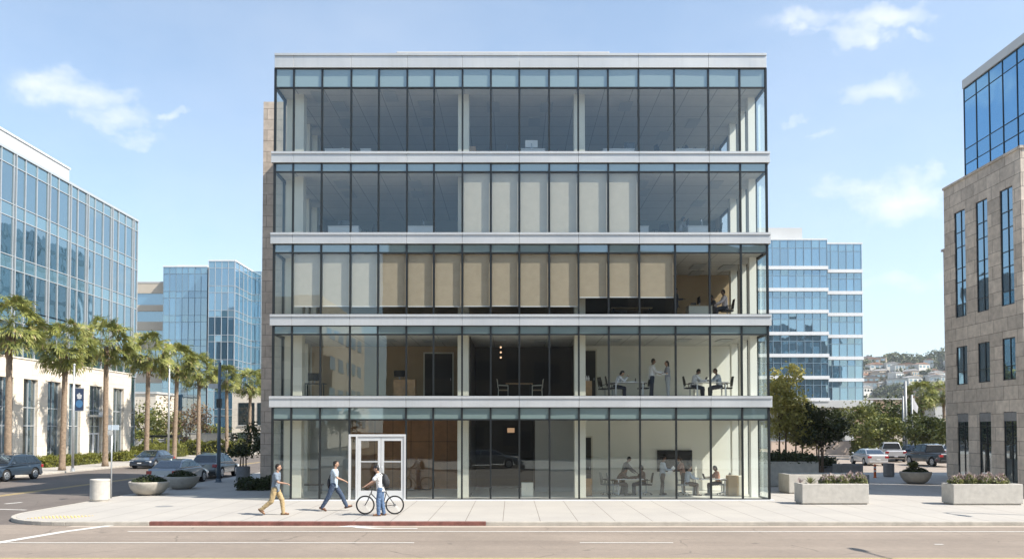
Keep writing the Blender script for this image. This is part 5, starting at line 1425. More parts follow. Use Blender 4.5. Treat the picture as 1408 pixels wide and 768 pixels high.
def cabinet(label, X, Y, z, w_, d_, h, mat, name='cabinet', doors=2):
    t = thing(name, label, 'cabinet', (X, Y, z))
    MB().box(-w_/2, w_/2, -d_/2, d_/2, .003, h).build('body', K[mat], t, bevel=.008, segs=1)
    for i in range(doors):
        a = -w_/2+.01+i*(w_-.02)/doors; b = a+(w_-.02)/doors-.008
        dr = MB().box(a, b, -d_/2-.018, -d_/2-.002, .05, h-.02).build('door', K[mat], t)
        MB().box(b-.03, b-.02, -d_/2-.035, -d_/2-.019, h*.5, h*.5+.12).build('handle', K['grey_metal'], dr)
    return t
def small(name, label, cat, X, Y, z, mb, mat, **k):
    o = mb.build(name, mat, None, smooth=k.get('smooth', False)); o.location = (X, Y, z); tag(o, label, cat, k.get('group')); return o
FZ = [v[0]-.018 for v in VZ]
white_s = C_('white_shirt', (.70, .71, .73), .03); pale_s = C_('pale_blue_shirt', (.42, .48, .55), .04); dark_p = C_('dark_trousers', (.03, .035, .05)); grey_p = C_('grey_trousers', (.20, .20, .21)); grey_t = C_('grey_top', (.30, .31, .34)); brown_t = C_('brown_top', (.12, .08, .06)); red_t = C_('red_floral_top', (.38, .20, .14), .5, 30); taupe_p = C_('taupe_trousers', (.12, .10, .085)); navy = C_('navy_trousers', (.02, .028, .05))
blk = C_('black_shoe', (.02, .02, .02))
sit = lambda **k: dict(dict(lean=8, hip=.54, thigh=(84, 80), knee=(84, 80), arm=(35, 30), elbow=(62, 70), foot=(0, 0)), **k)
stand = lambda **k: dict(dict(lean=2, thigh=(3, -4), knee=(3, 3), arm=(10, 14), elbow=(20, 85), foot=(0, 0)), **k)

# --- first floor (white meeting room at the right)
z = FZ[1]; Y = 36.0
person('seated woman in a pale top leaning over the first floor desk, face near her hands', XI(846, Y), Y, z, 0, sit(lean=24, arm=(48, 44), elbow=(95, 95), head=12), white_s, navy, blk, 'bob', 'skin', 'hair', 'long', 1.66, True)
office_chair('black office chair under the woman leaning over the first floor desk', XI(842, Y), Y, z, 0, 'black')
table('white desk with papers between a seated woman and an empty chair, first floor', XI(864.5, Y), Y+.05, z, 1.45, .75)
for k, (px, w_, h_) in enumerate(((854, .10, .17), (859, .11, .20), (874, .05, .18))):
    small('desk_item', ['white crumpled cup nearest the seated woman on the first floor desk', 'white round vase in the middle of the first floor desk', 'dark bottle at the right end of the first floor desk'][k], 'desk item', XI(px, Y), Y, z+.742, MB().lathe([(w_*.35, 0), (w_*.5, h_*.4), (w_*.42, h_*.8), (w_*.2, h_), (.001, h_)], 12), K['paper'] if k < 2 else K['black'], smooth=True)
small('paper_stack', 'low stack of white papers on the first floor desk', 'papers', XI(869, Y), Y-.1, z+.742, MB().box(-.14, .14, -.1, .1, 0, .03), K['paper'])
office_chair('empty black office chair right of the first floor desk, behind a window post', XI(885, Y), Y+.1, z, 180, 'black')
office_chair('black office chair at the left end of the first floor meeting room', XI(832, Y+.7), Y+.7, z, 20, 'black')
r_, q_ = person('standing man in white shirt and navy trousers holding open papers, first floor', XI(896.5, Y), Y, z, 0, stand(arm=(22, 26), elbow=(48, 52), lean=2, head=10), white_s, navy, blk, 'short', 'skin_dark', 'hair', 'long', 1.76)
small('paper', 'large white sheet held by the standing man on the first floor', 'paper', XI(907, Y), Y-.15, z+1.13, MB().add([(-.17, 0, -.07), (.03, 0, -.13), (.2, .05, .05), (.02, .02, .17), (-.17, .012, -.07), (.03, .012, -.13), (.2, .062, .05), (.02, .032, .17)], [(0, 1, 2, 3), (7, 6, 5, 4), (0, 4, 5, 1), (1, 5, 6, 2), (2, 6, 7, 3), (3, 7, 4, 0)]), K['paper'])
person('standing woman with dark ponytail, grey blouse and pale trousers, first floor', XI(918.5, Y), Y, z, 180, stand(arm=(12, 16), elbow=(75, 80), thigh=(2, -2)), grey_t, C_('pale_grey_trousers', (.45, .46, .47)), C_('nude_shoe', (.45, .28, .2)), 'long', 'skin', 'hair', 'short', 1.66, True)
small('folder', 'white folder held in the crossed arms of the standing woman, first floor', 'folder', XI(916, Y)-.08, Y-.16, z+1.07, MB().box(-.15, .13, -.06, .06, 0, .05), K['paper'])
person('seated man in pale shirt facing right, left side of the first floor meeting table', XI(953, Y), Y, z, 0, sit(lean=16, arm=(46, 42), elbow=(40, 48), head=14), white_s, dark_p, blk, 'short', 'skin_dark', 'hair', 'long', 1.74)
office_chair('dark mesh chair under the seated man facing right, first floor table', XI(949, Y), Y, z, 0)
table('white meeting table between two seated men, first floor', XI(976, Y+.1), Y+.1, z, 1.5, .8)
laptop('open dark laptop on the first floor meeting table', XI(966, Y), Y, z+.742, 0)
person('seated man in light blue shirt facing left, right side of the first floor meeting table', XI(990, Y), Y, z, 180, sit(lean=12, arm=(40, 46), elbow=(52, 44), head=10), pale_s, dark_p, blk, 'short', 'skin_dark', 'hair', 'long', 1.74)
office_chair('dark mesh chair right of the first floor meeting table', XI(999, Y), Y+.05, z, 180)
cabinet('oak drinks cabinet beside the white column, first floor', XI(808, 36.2), 36.2, z, .36, .45, .80, 'oak', doors=1)
for k in range(2):
    small('bottle', 'clear water bottle on the first floor oak cabinet', 'bottle', XI(807+k*2.6, 36.2), 36.2, z+.802, MB().lathe([(.035, 0), (.038, .14), (.014, .2), (.014, .25), (.001, .25)], 12), K['paper'], smooth=True, group='bottles on the oak cabinet')
# dark room, two chairs and a narrow table
table('narrow oak table between two armchairs in the dark first floor room', XI(714, 37), 37, z, 1.25, .6, 'oak', legmat='dark_metal')
def side_chair(label, X, Y, z, face):
    t = thing('armchair', label, 'chair', (X, Y, z), R(face))
    m = MB()
    for sy in (-.24, .24):
        m.tube([(.22, sy, 0), (.22, sy, .64), (-.22, sy, .66)], .017, 6); m.tube([(-.25, sy, 0), (-.22, sy, .45), (-.29, sy, .93)], .017, 6)
    m.tube([(-.29, -.24, .93), (-.29, .24, .93)], .017, 6); m.build('frame', K['cream'], t, smooth=True)
    MB().box(-.22, .22, -.22, .22, .41, .45).build('seat', K['taupe_wall'], t); m = MB(); m.box(-.275, -.245, -.21, .21, .55, .9); m.build('backrest', K['taupe_wall'], t)
side_chair('light framed armchair left of the narrow oak table, dark first floor room', XI(692, 37), 37, z, 0)
side_chair('light framed armchair right of the narrow oak table, dark first floor room', XI(738.5, 37), 37, z, 180)
pe = thing('pendant_lamp', 'vertical string of three small warm globes in the dark first floor room', 'lamp', (XI(688.5, 37.5), 37.5, Z_(473, 37.5)))
MB().cyl(0, 0, -.7, VZ[1][1]+.04-Z_(473, 37.5), .006, n=6).build('cord', K['black'], pe)
for k in range(3): MB().ell((0, 0, -.14-.24*k), .045, .045, .045).build('globe', emis('warm_globe%d' % k, (1, .62, .38), .9) if k == 0 else bpy.data.materials['warm_globe0'], pe, smooth=True)
cabinet('tan wooden sideboard in the left first floor room', XI(557, 36.4), 36.4, z, .98, .5, .88, 'oak')
monitor('dark monitor standing on the tan wooden sideboard, first floor', XI(549, 36.4), 36.4, z+.882, -90, .5)
table('dark desk at the far left of the first floor', XI(432, 37), 37, z, 1.0, .6, 'dark_metal', legmat='dark_metal')
monitor('dark monitor on the desk at the far left of the first floor', XI(432, 37), 37, z+.742, -90, .6)

# --- ground floor
z = FZ[0]; Y = 36.4
cabinet('oak cabinet with a black coffee machine beside the white column, ground floor', XI(808, 36), 36, z, .34, .45, .78, 'oak', doors=1)
small('coffee_machine', 'low black coffee machine on the ground floor oak cabinet', 'machine', XI(808, 36), 36, z+.782, MB().box(-.14, .14, -.13, .13, 0, .16), K['black'])
cabinet('small cream cabinet alone before the dark ground floor room', XI(725, 35.5), 35.5, z, .52, .4, .62, 'cream')
person('man in a dark patterned jacket standing and leaning over the ground floor table', XI(857, Y+.3), Y+.3, z, 0, stand(lean=16, arm=(30, 40), elbow=(20, 15), thigh=(0, -6), head=14), C_('grey_pattern_jacket', (.16, .15, .15), .5, 24), taupe_p, blk, 'short', 'skin_dark', 'hair', 'long', 1.72)
person('person in dark brown top hunched at the left end of the ground floor table', XI(847.5, Y-.2), Y-.2, z, 0, sit(lean=30, arm=(50, 55), elbow=(25, 30), head=10), brown_t, taupe_p, blk, 'bob', 'skin_dark', 'hair', 'long', 1.70, True)
office_chair('white shell chair under the hunched person, ground floor', XI(843, Y-.2), Y-.2, z, 0, 'grey_metal')
office_chair('mesh chair standing empty at the far left of the ground floor table', XI(834, Y+.2), Y+.2, z, 10, 'grey_wall')
table('white table with a thick central leg between two seated people, ground floor left', XI(864, Y), Y-.05, z, 1.25, .75)
person('seated person with curly dark hair facing left at the white ground floor table', XI(884, Y), Y, z, 180, sit(lean=6, arm=(38, 34), elbow=(55, 60)), brown_t, dark_p, blk, 'bob', 'skin_dark', 'hair', 'long', 1.70)
office_chair('dark mesh chair under the curly haired person, ground floor', XI(888, Y), Y, z, 180)
small('cup', 'small dark cup at the middle of the ground floor white table', 'cup', XI(862, Y), Y-.1, z+.742, MB().lathe([(.035, 0), (.045, .1), (.001, .1)], 10), K['black'])
small('box', 'small dark box beside the cup on the ground floor white table', 'box', XI(872, Y), Y-.1, z+.742, MB().box(-.08, .08, -.05, .05, 0, .11), K['black'])
tv = thing('television', 'large black wall television behind the standing people, ground floor', 'television', (XI(927, RB), RB-.05, Z_(633, RB)))
tw, th_ = (XI(951.5, RB)-XI(903.5, RB))/2, (Z_(618.5, RB)-Z_(648, RB))/2
MB().box(-tw, tw, -.03, .045, -th_, th_).build('casing', K['black'], tv, bevel=.006); MB().box(-tw+.02, tw-.02, -.034, -.0305, -th_+.02, th_-.02).build('screen', K['screen'], tv)
person('standing man in pale blue shirt reading a large white sheet, ground floor', XI(910.5, Y), Y, z, 0, stand(arm=(18, 22), elbow=(58, 62), head=6), pale_s, taupe_p, blk, 'short', 'skin_dark', 'hair', 'long', 1.72)
small('paper', 'large curled white sheet held by the standing man on the ground floor', 'paper', XI(922, Y)-.02, Y-.18, z+1.13, MB().add([(-.2, 0, -.12), (-.08, .02, -.2), (.22, .04, .08), (.1, 0, .19), (-.2, .012, -.12), (-.08, .032, -.2), (.22, .052, .08), (.1, .012, .19)], [(0, 1, 2, 3), (7, 6, 5, 4), (0, 4, 5, 1), (1, 5, 6, 2), (2, 6, 7, 3), (3, 7, 4, 0)]), K['paper'])
person('woman in a red patterned top standing behind the seated white shirt, ground floor', XI(938.5, 37.3), 37.3, z, 180, stand(lean=10, arm=(26, 30), elbow=(60, 60), head=14), red_t, taupe_p, blk, 'long', 'skin', 'hair_brown', 'long', 1.66, True)
person('seated person in pale shirt facing right before the standing woman, ground floor', XI(943.5, Y-.3), Y-.3, z, 0, sit(lean=10, arm=(36, 34), elbow=(40, 48), thigh=(78, 84)), pale_s, taupe_p, blk, 'short', 'skin', 'hair_brown', 'long', 1.72)
office_chair('grey mesh chair under the seated pale shirt, ground floor right', XI(938, Y-.3), Y-.3, z, 0, 'grey_wall')
table('white narrow table with a laptop under the television, ground floor right', XI(974, Y), Y, z, 1.55, .7)
laptop('open black laptop on the white table, ground floor right', XI(971, Y), Y-.1, z+.742, 180)
small('vase', 'white bottle shaped vase on the ground floor right table', 'vase', XI(953, Y), Y, z+.742, MB().lathe([(.06, 0), (.08, .08), (.03, .2), (.04, .26), (.001, .26)], 12), K['paper'], smooth=True)
person('seated woman in a red floral top facing left at the ground floor right table', XI(987, Y), Y, z, 180, sit(lean=8, arm=(42, 38), elbow=(48, 52), head=16), red_t, dark_p, blk, 'bob', 'skin_dark', 'hair', 'short', 1.66, True)
office_chair('white framed mesh chair under the woman in the red floral top', XI(994, Y), Y, z, 180, 'grey_wall')
cabinet('tall grey cabinet at the right end of the ground floor room', XI(1006, 36.0), 36.0, z, .46, .45, .90, 'taupe_wall', doors=1)
cabinet('cream shelf unit touching the grey cabinet, ground floor right', XI(1016.5, 36.1), 36.1, z, .26, .45, .88, 'cream', doors=1)
sgn = thing('wall_sign', 'small glowing orange sign panel in the dark ground floor room', 'sign', (XI(702.5, 38), 38, Z_(591, 38)))
MB().box(-.17, .17, -.02, .02, -.11, .11).build('panel', emis('orange_sign', (.55, .34, .20), .4), sgn); MB().cyl(0, 0, .11, VZ[0][1]+.04-Z_(591, 38), .008, n=6).build('hanger', K['black'], sgn)
bn = thing('bench', 'low dark lobby bench behind the middle walker', 'bench', (XI(427, 37.2), 37.2, z))
MB().box(-.6, .6, -.22, .22, .38, .44).build('seat', K['dark_metal'], bn, bevel=.01)
for sx in (-.5, .5): MB().box(sx-.03, sx+.03, -.18, .18, .003, .379).build('leg', K['dark_metal'], bn)

# --- second floor
z = FZ[2]; Y = 36.3
table('cream desk with monitors near the right end of the second floor', XI(962, Y), Y, z, 1.1, .7, 'taupe_wall', legmat='cream', panel=True, name='desk')
monitor('tilted black monitor seen edge on at the second floor cream desk', XI(962, Y), Y, z+.742, 180, .5)
small('phone', 'black desk telephone on the second floor cream desk', 'phone', XI(954, Y), Y-.1, z+.742, MB().box(-.12, .1, -.1, .1, 0, .12), K['black'])
person('seated dark figure behind the second floor cream desk', XI(985, Y+.4), Y+.4, z, 180, sit(lean=14), dark_p, dark_p, blk, 'short', 'skin_dark', 'hair', 'long', 1.66)
person('seated man in pinkish white shirt at the right end of the second floor', XI(998.5, Y-.3), Y-.3, z, 180, sit(lean=6, hip=.60, arm=(34, 30), elbow=(40, 40)), C_('white_pink_shirt', (.70, .60, .58), .2, 30), dark_p, blk, 'short', 'skin_dark', 'hair', 'long', 1.75)
office_chair('office chair under the man in the white shirt, second floor right', XI(1001, Y-.3), Y-.3, z, 180)
person('dark silhouetted person standing beside a window post on the second floor', XI(929.5, Y+.6), Y+.6, z, 0, stand(), dark_p, dark_p, blk, 'short', 'skin_dark', 'hair', 'long', 1.64)
table('dark desk with chairs behind the shortest blinds, second floor', XI(868, 37), 37, z, 1.9, .7, 'taupe_wall', legmat='dark_metal', name='desk')
office_chair('dark chair behind the second floor desk under the short blinds', XI(862, 37.8), 37.8, z, -60)
# --- third floor
z = FZ[3]; Y = 36.2
def odesk(label, pa, pb, k, Y=35.9, mat='white_metal'): return table(label, XI((pa+pb)/2, Y), Y, FZ[k], XI(pb, Y)-XI(pa, Y), .7, mat, legmat=mat, panel=True, name='desk')
odesk('white panelled desk at the left of the third floor', 451, 494, 3)
monitor('dark monitor on the left third floor desk', XI(470, 36), 36, z+.742, -90, .4)
monitor('second smaller monitor at the left third floor desk, next to a white lamp', XI(476, 36), 36, z+.742, -60, .35)
office_chair('dark chair just left of the left third floor desk', XI(447, 36.6), 36.6, z, 0); office_chair('tall backed dark chair right of the left third floor desk', XI(504, 36.4), 36.4, z, 180)
odesk('white panelled desk left of the blinds on the third floor', 560, 598, 3)
monitor('thin monitor on the third floor desk left of the blinds', XI(581, 36), 36, z+.742, 180, .45)
odesk('small white desk right of the third floor blinds', 879, 892, 3); office_chair('large dark chair right of the third floor blinds', XI(900, 36.3), 36.3, z, 180); office_chair('low dark chair beside the third floor window post', XI(918, 36.6), 36.6, z, 60)
person('seated woman with dark hair behind the white third floor desk at the right', XI(936, Y), Y, z, 0, sit(lean=14, arm=(45, 40), elbow=(60, 60)), grey_t, dark_p, blk, 'bob', 'skin_dark', 'hair', 'long', 1.64, True)
odesk('white panelled desk at the right of the third floor', 945, 974, 3)
monitor('dark monitor facing the seated woman, third floor right', XI(947, 36), 36, z+.742, 180, .45); monitor('narrow black monitor on the right third floor desk', XI(966, 36), 36, z+.742, 160, .42)
office_chair('dark chair right of the white third floor desk', XI(985, 36.2), 36.2, z, 180)
# --- top floor
z = FZ[4]
odesk('pale desk at the left of the top floor', 446, 481, 4); odesk('low pale side table at the left of the top floor', 495, 510, 4)
small('desk_item', 'small white cup on the left top floor desk', 'cup', XI(469, 35.8), 35.8, z+.742, MB().lathe([(.04, 0), (.05, .1), (.001, .1)], 10), K['paper'])
cabinet('tan cabinet beside the middle left column, top floor', XI(648.5, 35.6), 35.6, z, .36, .45, .78, 'oak')
odesk('grey desk with the white computer, top floor middle', 716, 750, 4)
monitor('white all in one computer seen from behind on the top floor desk', XI(731, 35.8), 35.8, z+.742, 90, .56, 'white_metal')
office_chair('blue office chair left of the top floor computer desk', XI(706, 36), 36, z, 0, 'pole_blue'); office_chair('grey chair right of the top floor computer desk', XI(758, 36.4), 36.4, z, 180)
odesk('white panelled desk on the right half of the top floor', 829, 873, 4); monitor('dark wide monitor on the right top floor desk', XI(867, 36), 36, z+.742, -90, .5)
office_chair('black office chair standing free on the right top floor', XI(912, 36), 36, z, 20)
odesk('white desk with a cluster of dark things, right end of the top floor', 929, 970, 4)
for k, (px, h_, w_) in enumerate(((935, .2, .04), (942, .22, .10), (946, .30, .12), (957, .18, .06), (959, .2, .04))):
    small('desk_item', ['thin bottle, leftmost on the right end top floor desk', 'short dark pot, second on the right end top floor desk', 'tall dark pot, the largest on the right end top floor desk', 'squat dark jar, fourth on the right end top floor desk', 'thin bottle, rightmost on the right end top floor desk'][k], 'desk item', XI(px, 36), 36, z+.742, MB().lathe([(w_*.8, 0), (w_, h_*.5), (w_*.5, h_), (.001, h_)], 10), K['black'], smooth=True)
office_chair('black chair at the right of the right end top floor desk', XI(975, 36.2), 36.2, z, 160); office_chair('low black chair by a window post, top floor right', XI(881, 36.2), 36.2, z, 0)

# ================================================================ CARS
K['car_glass'] = mirrorglass('car_glass', (.012, .016, .02), .06, 0, 0, (.9, .97, 1)); K['tyre'] = M('tyre', (.02, .02, .02), .85, 0, .1, 20)
K['lamp_clear'] = M('headlamp', (.7, .72, .74), .1, .2, .02, 5, coat=1); K['lamp_red'] = M('tail_lamp', (.35, .02, .02), .2, 0, .02, 5, coat=1)
def paint(name, c): return M(name, c, .32, .35, .03, 2, coat=1.0)
SHAPES = {
 'suv': dict(L=4.25, W=1.82, belt=1.00, hood=.96, roof=1.60, low=.22, cab=[(-2.05, 1.00), (-1.55, 1.50), (-.5, 1.61), (.30, 1.55), (1.10, .99)], hoodf=.82, tr=1.05, wr=.35, wx=(-1.28, 1.30)),
 'sedan': dict(L=4.7, W=1.82, belt=.94, hood=.90, roof=1.44, low=.18, cab=[(-1.85, .96), (-1.1, 1.38), (-.3, 1.45), (.3, 1.41), (1.25, .93)], hoodf=.70, tr=.98, wr=.33, wx=(-1.4, 1.42)),
 'pickup': dict(L=5.7, W=1.98, belt=1.16, hood=1.16, roof=1.88, low=.32, cab=[(-.62, 1.16), (-.5, 1.83), (.1, 1.90), (.85, 1.84), (1.45, 1.16)], hoodf=1.02, tr=1.16, wr=.40, wx=(-1.75, 1.85)),
}
def car(label, X, Y, z, face, kind, pm, group=None, rack=False):
    S = SHAPES[kind]; t = thing('parked_car' if kind != 'pickup' else 'pickup_truck', label, 'car' if kind != 'pickup' else 'pickup truck', (X, Y, z), R(face), group)
    L, W = S['L']/2, S['W']/2; wr = S['wr']; low = S['low']; ar = wr+.06
    def arch(x): return [(x+ar*math.cos(a), max(low, wr+ar*math.sin(a))) for a in [R(180-15*i) for i in range(13)]]
    bot = [(-L+.05, low+.12), (-L+.12, low)]
    for x in S['wx']: bot += [p for p in arch(x)]
    bot += [(L-.16, low), (L-.04, low+.12)]
    topf = [(L, .52), (L-.04, S['hoodf']-.06), (L-.14, S['hoodf']), (S['cab'][-1][0]+.02, S['hood']), (S['cab'][-1][0]-.1, S['belt'])]
    topr = [(S['cab'][0][0]+.05, S['belt']), (-L+.10, S['tr']-.02), (-L+.02, S['tr']-.12), (-L, .55)]
    poly = bot+topf+topr
    n = len(poly); vs = []; layers = [(-W, .965, 0), (-W*.93, 1, 1), (0, 1.0, 1), (W*.93, 1, 1), (W, .965, 0)]
    for (y, s, _) in layers:
        for (x, zz) in poly:
            xx = x*(1-(1-s)) if abs(x) > L*.8 else x
            ins = 0 if s == 1 else (.05 if zz > S['belt']-.2 else 0)
            yy = y; f = max(0, (abs(x)-L*.72)/(L*.28)); yy = y*(1-.10*f*f); f2 = 1-.05*max(0, (zz-.6))/.5
            vs.append((xx, yy*f2, zz-ins*.6))
    fs = []
    for k in range(len(layers)-1):
        for i in range(n): fs.append((k*n+i, k*n+(i+1) % n, (k+1)*n+(i+1) % n, (k+1)*n+i))
    fs += [tuple(range(n))[::-1], tuple((len(layers)-1)*n+i for i in range(n))]
    MB().add(vs, fs).build('body', pm, t, bevel=.03, recalc=True)
    # cabin with tumblehome
    cab = S['cab']; zb = S['belt']-.02; rz = S['roof']; c = MB(); nc = len(cab)
    def yy(zz, w_=W): return w_*(.93-.26*(zz-zb)/(rz-zb))
    vs = [(x, -yy(zz), zz) for x, zz in cab]+[(x, yy(zz), zz) for x, zz in cab]
    c.add(vs, [tuple(range(nc)), tuple(range(2*nc-1, nc-1, -1))]+[(i, nc+i, nc+(i+1) % nc, (i+1) % nc) for i in range(nc)])
    c.build('cabin', pm, t, bevel=.05, recalc=True)
    def glass(name, pts, off):
        m = MB(); o = Vector(off); m.add([Vector(p)+o for p in pts], [tuple(range(len(pts)))]); g_ = m.build(name, K['car_glass'], t, recalc=False); return g_
    def lerp(a, b, s): return tuple(a[i]+(b[i]-a[i])*s for i in range(len(a)))
    # windscreen and rear screen
    for (a, b, nm) in ((cab[-1], cab[-2], 'windscreen'), (cab[0], cab[1], 'rear_window')):
        p, q = lerp(a, b, .10), lerp(a, b, .90); nx = (b[1]-a[1]); nz = -(b[0]-a[0]); ln = math.hypot(nx, nz); sgn_ = 1 if nm == 'windscreen' else -1
        off = (sgn_*abs(nx)/ln*.012, 0, abs(nz)/ln*.012)
        glass(nm, [(p[0], -yy(p[1])+.07, p[1]), (p[0], yy(p[1])-.07, p[1]), (q[0], yy(q[1])-.07, q[1]), (q[0], -yy(q[1])+.07, q[1])], off)
    # side windows
    xs_ = [c_[0] for c_ in cab]; xmid = (cab[1][0]+cab[-2][0])/2
    zt = rz-.13; zl = zb+.08
    def xat(zz, front):
        a, b = (cab[-1], cab[-2]) if front else (cab[0], cab[1]); s = (zz-a[1])/(b[1]-a[1]); return a[0]+(b[0]-a[0])*s
    xf0, xf1, xr0_, xr1_ = xat(zl, 1)-.12, xat(zt, 1)-.06, xat(zl, 0)+.12, xat(zt, 0)+.06
    for sd in (-1, 1):
        for (a0, a1, b0, b1) in ((xr0_, xmid-.04, xr1_, xmid-.04), (xmid+.04, xf0, xmid+.04, xf1)):
            glass('side_window', [(a0, sd*yy(zl), zl), (a1, sd*yy(zl), zl), (b1, sd*yy(zt), zt), (b0, sd*yy(zt), zt)], (0, sd*.010, 0))
        d = MB(); d.box(xmid-.15, xmid-.02, sd*(W*.985)-.012, sd*(W*.985)+.012, zb-.14, zb-.11); d.build('door_handle', K['grey_metal'], t)
        m = MB(); m.ell((xf0-.02, sd*(W+.09), zb+.1), .07, .10, .07); m.build('mirror', pm, t, smooth=True)
        m = MB(); m.box(L-.24, L-.03, sd*(W*.72)-.2, sd*(W*.72)+.2, S['hoodf']-.22, S['hoodf']-.06); m.build('headlight', K['lamp_clear'], t, bevel=.03)
        m = MB(); m.box(-L-.0, -L+.18, sd*(W*.78)-.16, sd*(W*.78)+.15, S['tr']-.33, S['tr']-.13); m.build('taillight', K['lamp_red'], t, bevel=.02)
        for x in S['wx']:
            w_ = MB(); w_.loft([((x, sd*(W-.24), wr), (1, 0, 0), (0, 0, 1), wr*.95, wr*.95), ((x, sd*(W-.2), wr), (1, 0, 0), (0, 0, 1), wr, wr), ((x, sd*(W-.03), wr), (1, 0, 0), (0, 0, 1), wr, wr), ((x, sd*(W-.0), wr), (1, 0, 0), (0, 0, 1), wr*.93, wr*.93)], 28)
            wh = w_.build('wheel', K['tyre'], t)
            r = MB(); r.loft([((x, sd*(W+.001), wr), (1, 0, 0), (0, 0, 1), wr*.66, wr*.66), ((x, sd*(W+.012), wr), (1, 0, 0), (0, 0, 1), wr*.62, wr*.62)], 24)
            r.build('rim', K['grey_metal'], wh)
            r = MB()
            for q in range(5):
                a = 2*math.pi*q/5+.3; ca, sa = math.cos(a), math.sin(a); r.loft([((x+ca*wr*.38, sd*(W+.0135), wr+sa*wr*.38), (1, 0, 0), (0, 0, 1), wr*.11, wr*.11), ((x+ca*wr*.38, sd*(W+.016), wr+sa*wr*.38), (1, 0, 0), (0, 0, 1), wr*.11, wr*.11)], 8)
            r.build('spoke_gaps', K['black'], wh)
    m = MB(); m.box(L-.05, L+.012, -W*.42, W*.42, .42, S['hoodf']-.14); m.build('grille', K['black'], t, bevel=.01)
    for sgn_, nm in ((1, 'front_bumper'), (-1, 'rear_bumper')):
        m = MB(); m.box(min(sgn_*(L-.1), sgn_*(L+.045)), max(sgn_*(L-.1), sgn_*(L+.045)), -W*.86, W*.86, low+.08, low+.26); m.build(nm, K['dark_metal'] if kind != 'sedan' else pm, t, bevel=.03)
        m = MB(); x = sgn_*(L+.02); m.box(min(x, x+sgn_*.035), max(x, x+sgn_*.035), -.16, .16, .50, .60) if sgn_ < 0 else m.box(x, x+.035, -.16, .16, .42, .50); m.build('licence_plate', K['white_metal'], t)
    if kind == 'pickup':
        m = MB(); m.box(-L+.12, -.66, -W*.80, W*.80, 1.162, 1.166); m.build('bed', K['black'], t)
    if rack:
        for sd in (-1, 1): MB().tube([(-1.5, sd*W*.62, rz-.02), (-1.3, sd*W*.62, rz+.05), (.2, sd*W*.62, rz+.06), (.4, sd*W*.62, rz-.02)], .016, 6).build('roof_rail', K['black'], t)
    return t
zr_ = -.128
Cg = 'cars parked along the side street'
car('dark slate blue SUV at the left edge of the photo, nose towards the viewer', -31.2, 49.6, zr_, -90-4, 'suv', paint('slate_blue', (.035, .055, .08)), Cg, True)
car('dark navy saloon on the side street beyond the litter bin, nose towards the viewer', -29.6, 66.0, zr_, -90, 'sedan', paint('navy_paint', (.02, .035, .06)), Cg)
car('silver grey saloon in the shade just behind the left bowl planters', -19.35, 46.6, zr_, 90, 'sedan', paint('silver_grey', (.30, .33, .36)), Cg)
car('grey SUV with a dark rear window behind the silver saloon, beside the dark pole', -19.6, 53.0, zr_, 90, 'suv', paint('mid_grey', (.17, .19, .20)), Cg, True)
Cr = 'vehicles in the car park on the right'
car('silver saloon at the left end of the right car park', XI(1193, 71), 71, -.118, 86, 'sedan', paint('silver', (.50, .51, .52)), Cr)
car('white pickup truck seen from behind in the right car park', XI(1224, 79), 79, -.118, 74, 'pickup', paint('white_paintwork', (.66, .66, .65)), Cr)
car('dark blue SUV between the white and the black pickup', XI(1249, 84), 84, -.118, 70, 'suv', paint('blue_paintwork', (.03, .07, .13)), Cr)
car('black pickup truck seen from its rear quarter, largest vehicle in the right car park', XI(1280, 69), 69, -.118, 92, 'pickup', paint('black_paintwork', (.018, .02, .025)), Cr)
car('small white hatchback touching the right stone building, behind the black pickup', XI(1303, 86), 86, -.118, 70, 'suv', paint('white_paintwork_b', (.6, .6, .6)), Cr)
car('grey saloon parked across the street, mirrored in the ground floor glass', -1.5, 6.9, zr_, 0, 'sedan', paint('grey_mirror_car', (.20, .20, .20)))

K['pole_grey'] = M('pole_grey', (.30, .31, .31), .5, .3, .1, 6)
# ================================================================ POLES AND SIGNS
def pole(name, label, cat, X, Y, h, r, mat, arm=None, z0=0, base=True, group=None):
    t = thing(name, label, cat, (X, Y, z0), 0, group)
    MB().tube([(0, 0, .0), (0, 0, h)], [r, r*.72], 14).build('post', K[mat], t, smooth=True)
    if base: MB().lathe([(r*2.0, 0), (r*2.0, .03), (r*1.5, .05), (r*1.4, .22), (.01, .22)], 14).build('base', K[mat], t)
    return t
t = pole('traffic_pole', 'dark blue grey pole with a small street name blade, behind the left bowl planters', 'pole', X_(300.5, 45.8, 655), 45.8, Z_(498, 45.8), .11, 'pole_blue')
m = MB(); m.box(-.62, -.10, -.02, .02, 5.35, 5.62); m.build('sign_blade', K['grey_metal'], t)
m = MB(); m.box(-.12, .12, -.14, .08, 4.25, 4.75); m.build('signal_box', K['dark_metal'], t)
t = pole('sign_post', 'thin galvanised post with a pale blank street name blade behind the corner litter bin', 'sign post', X_(153, 35.2, 660), 35.2, Z_(583.5, 35.2), .035, 'galv', base=False)
zt_ = Z_(587.5, 35.2); MB().box(-.17, .30, -.015, .015, zt_-.10, zt_+.12).build('street_name_blade', M('sign_face', (.52, .60, .66), .5, 0, .03, 5), t); MB().box(-.02, .02, -.34, .16, zt_-.32, zt_-.12).build('cross_blade', K['galv'], t)
t = pole('light_pole', 'grey light pole with a blue crest banner between the second and third palm', 'light pole', -31.6, 1100*31.6/(704-101), 7.6, .09, 'galv')
bnr = MB().box(.10, .72, -.015, .015, 4.35, 5.95).build('banner', M('banner_blue', (.035, .06, .12), .8, 0, .1, 4), t)
m = MB(); m.loft([((.41, -.03, 4.85), (1, 0, 0), (0, 0, 1), .25, .28), ((.41, -.018, 4.85), (1, 0, 0), (0, 0, 1), .25, .28)], 24); m.build('crest', M('crest_blue', (.08, .22, .42), .8, 0, .1, 8), bnr)
m = MB()
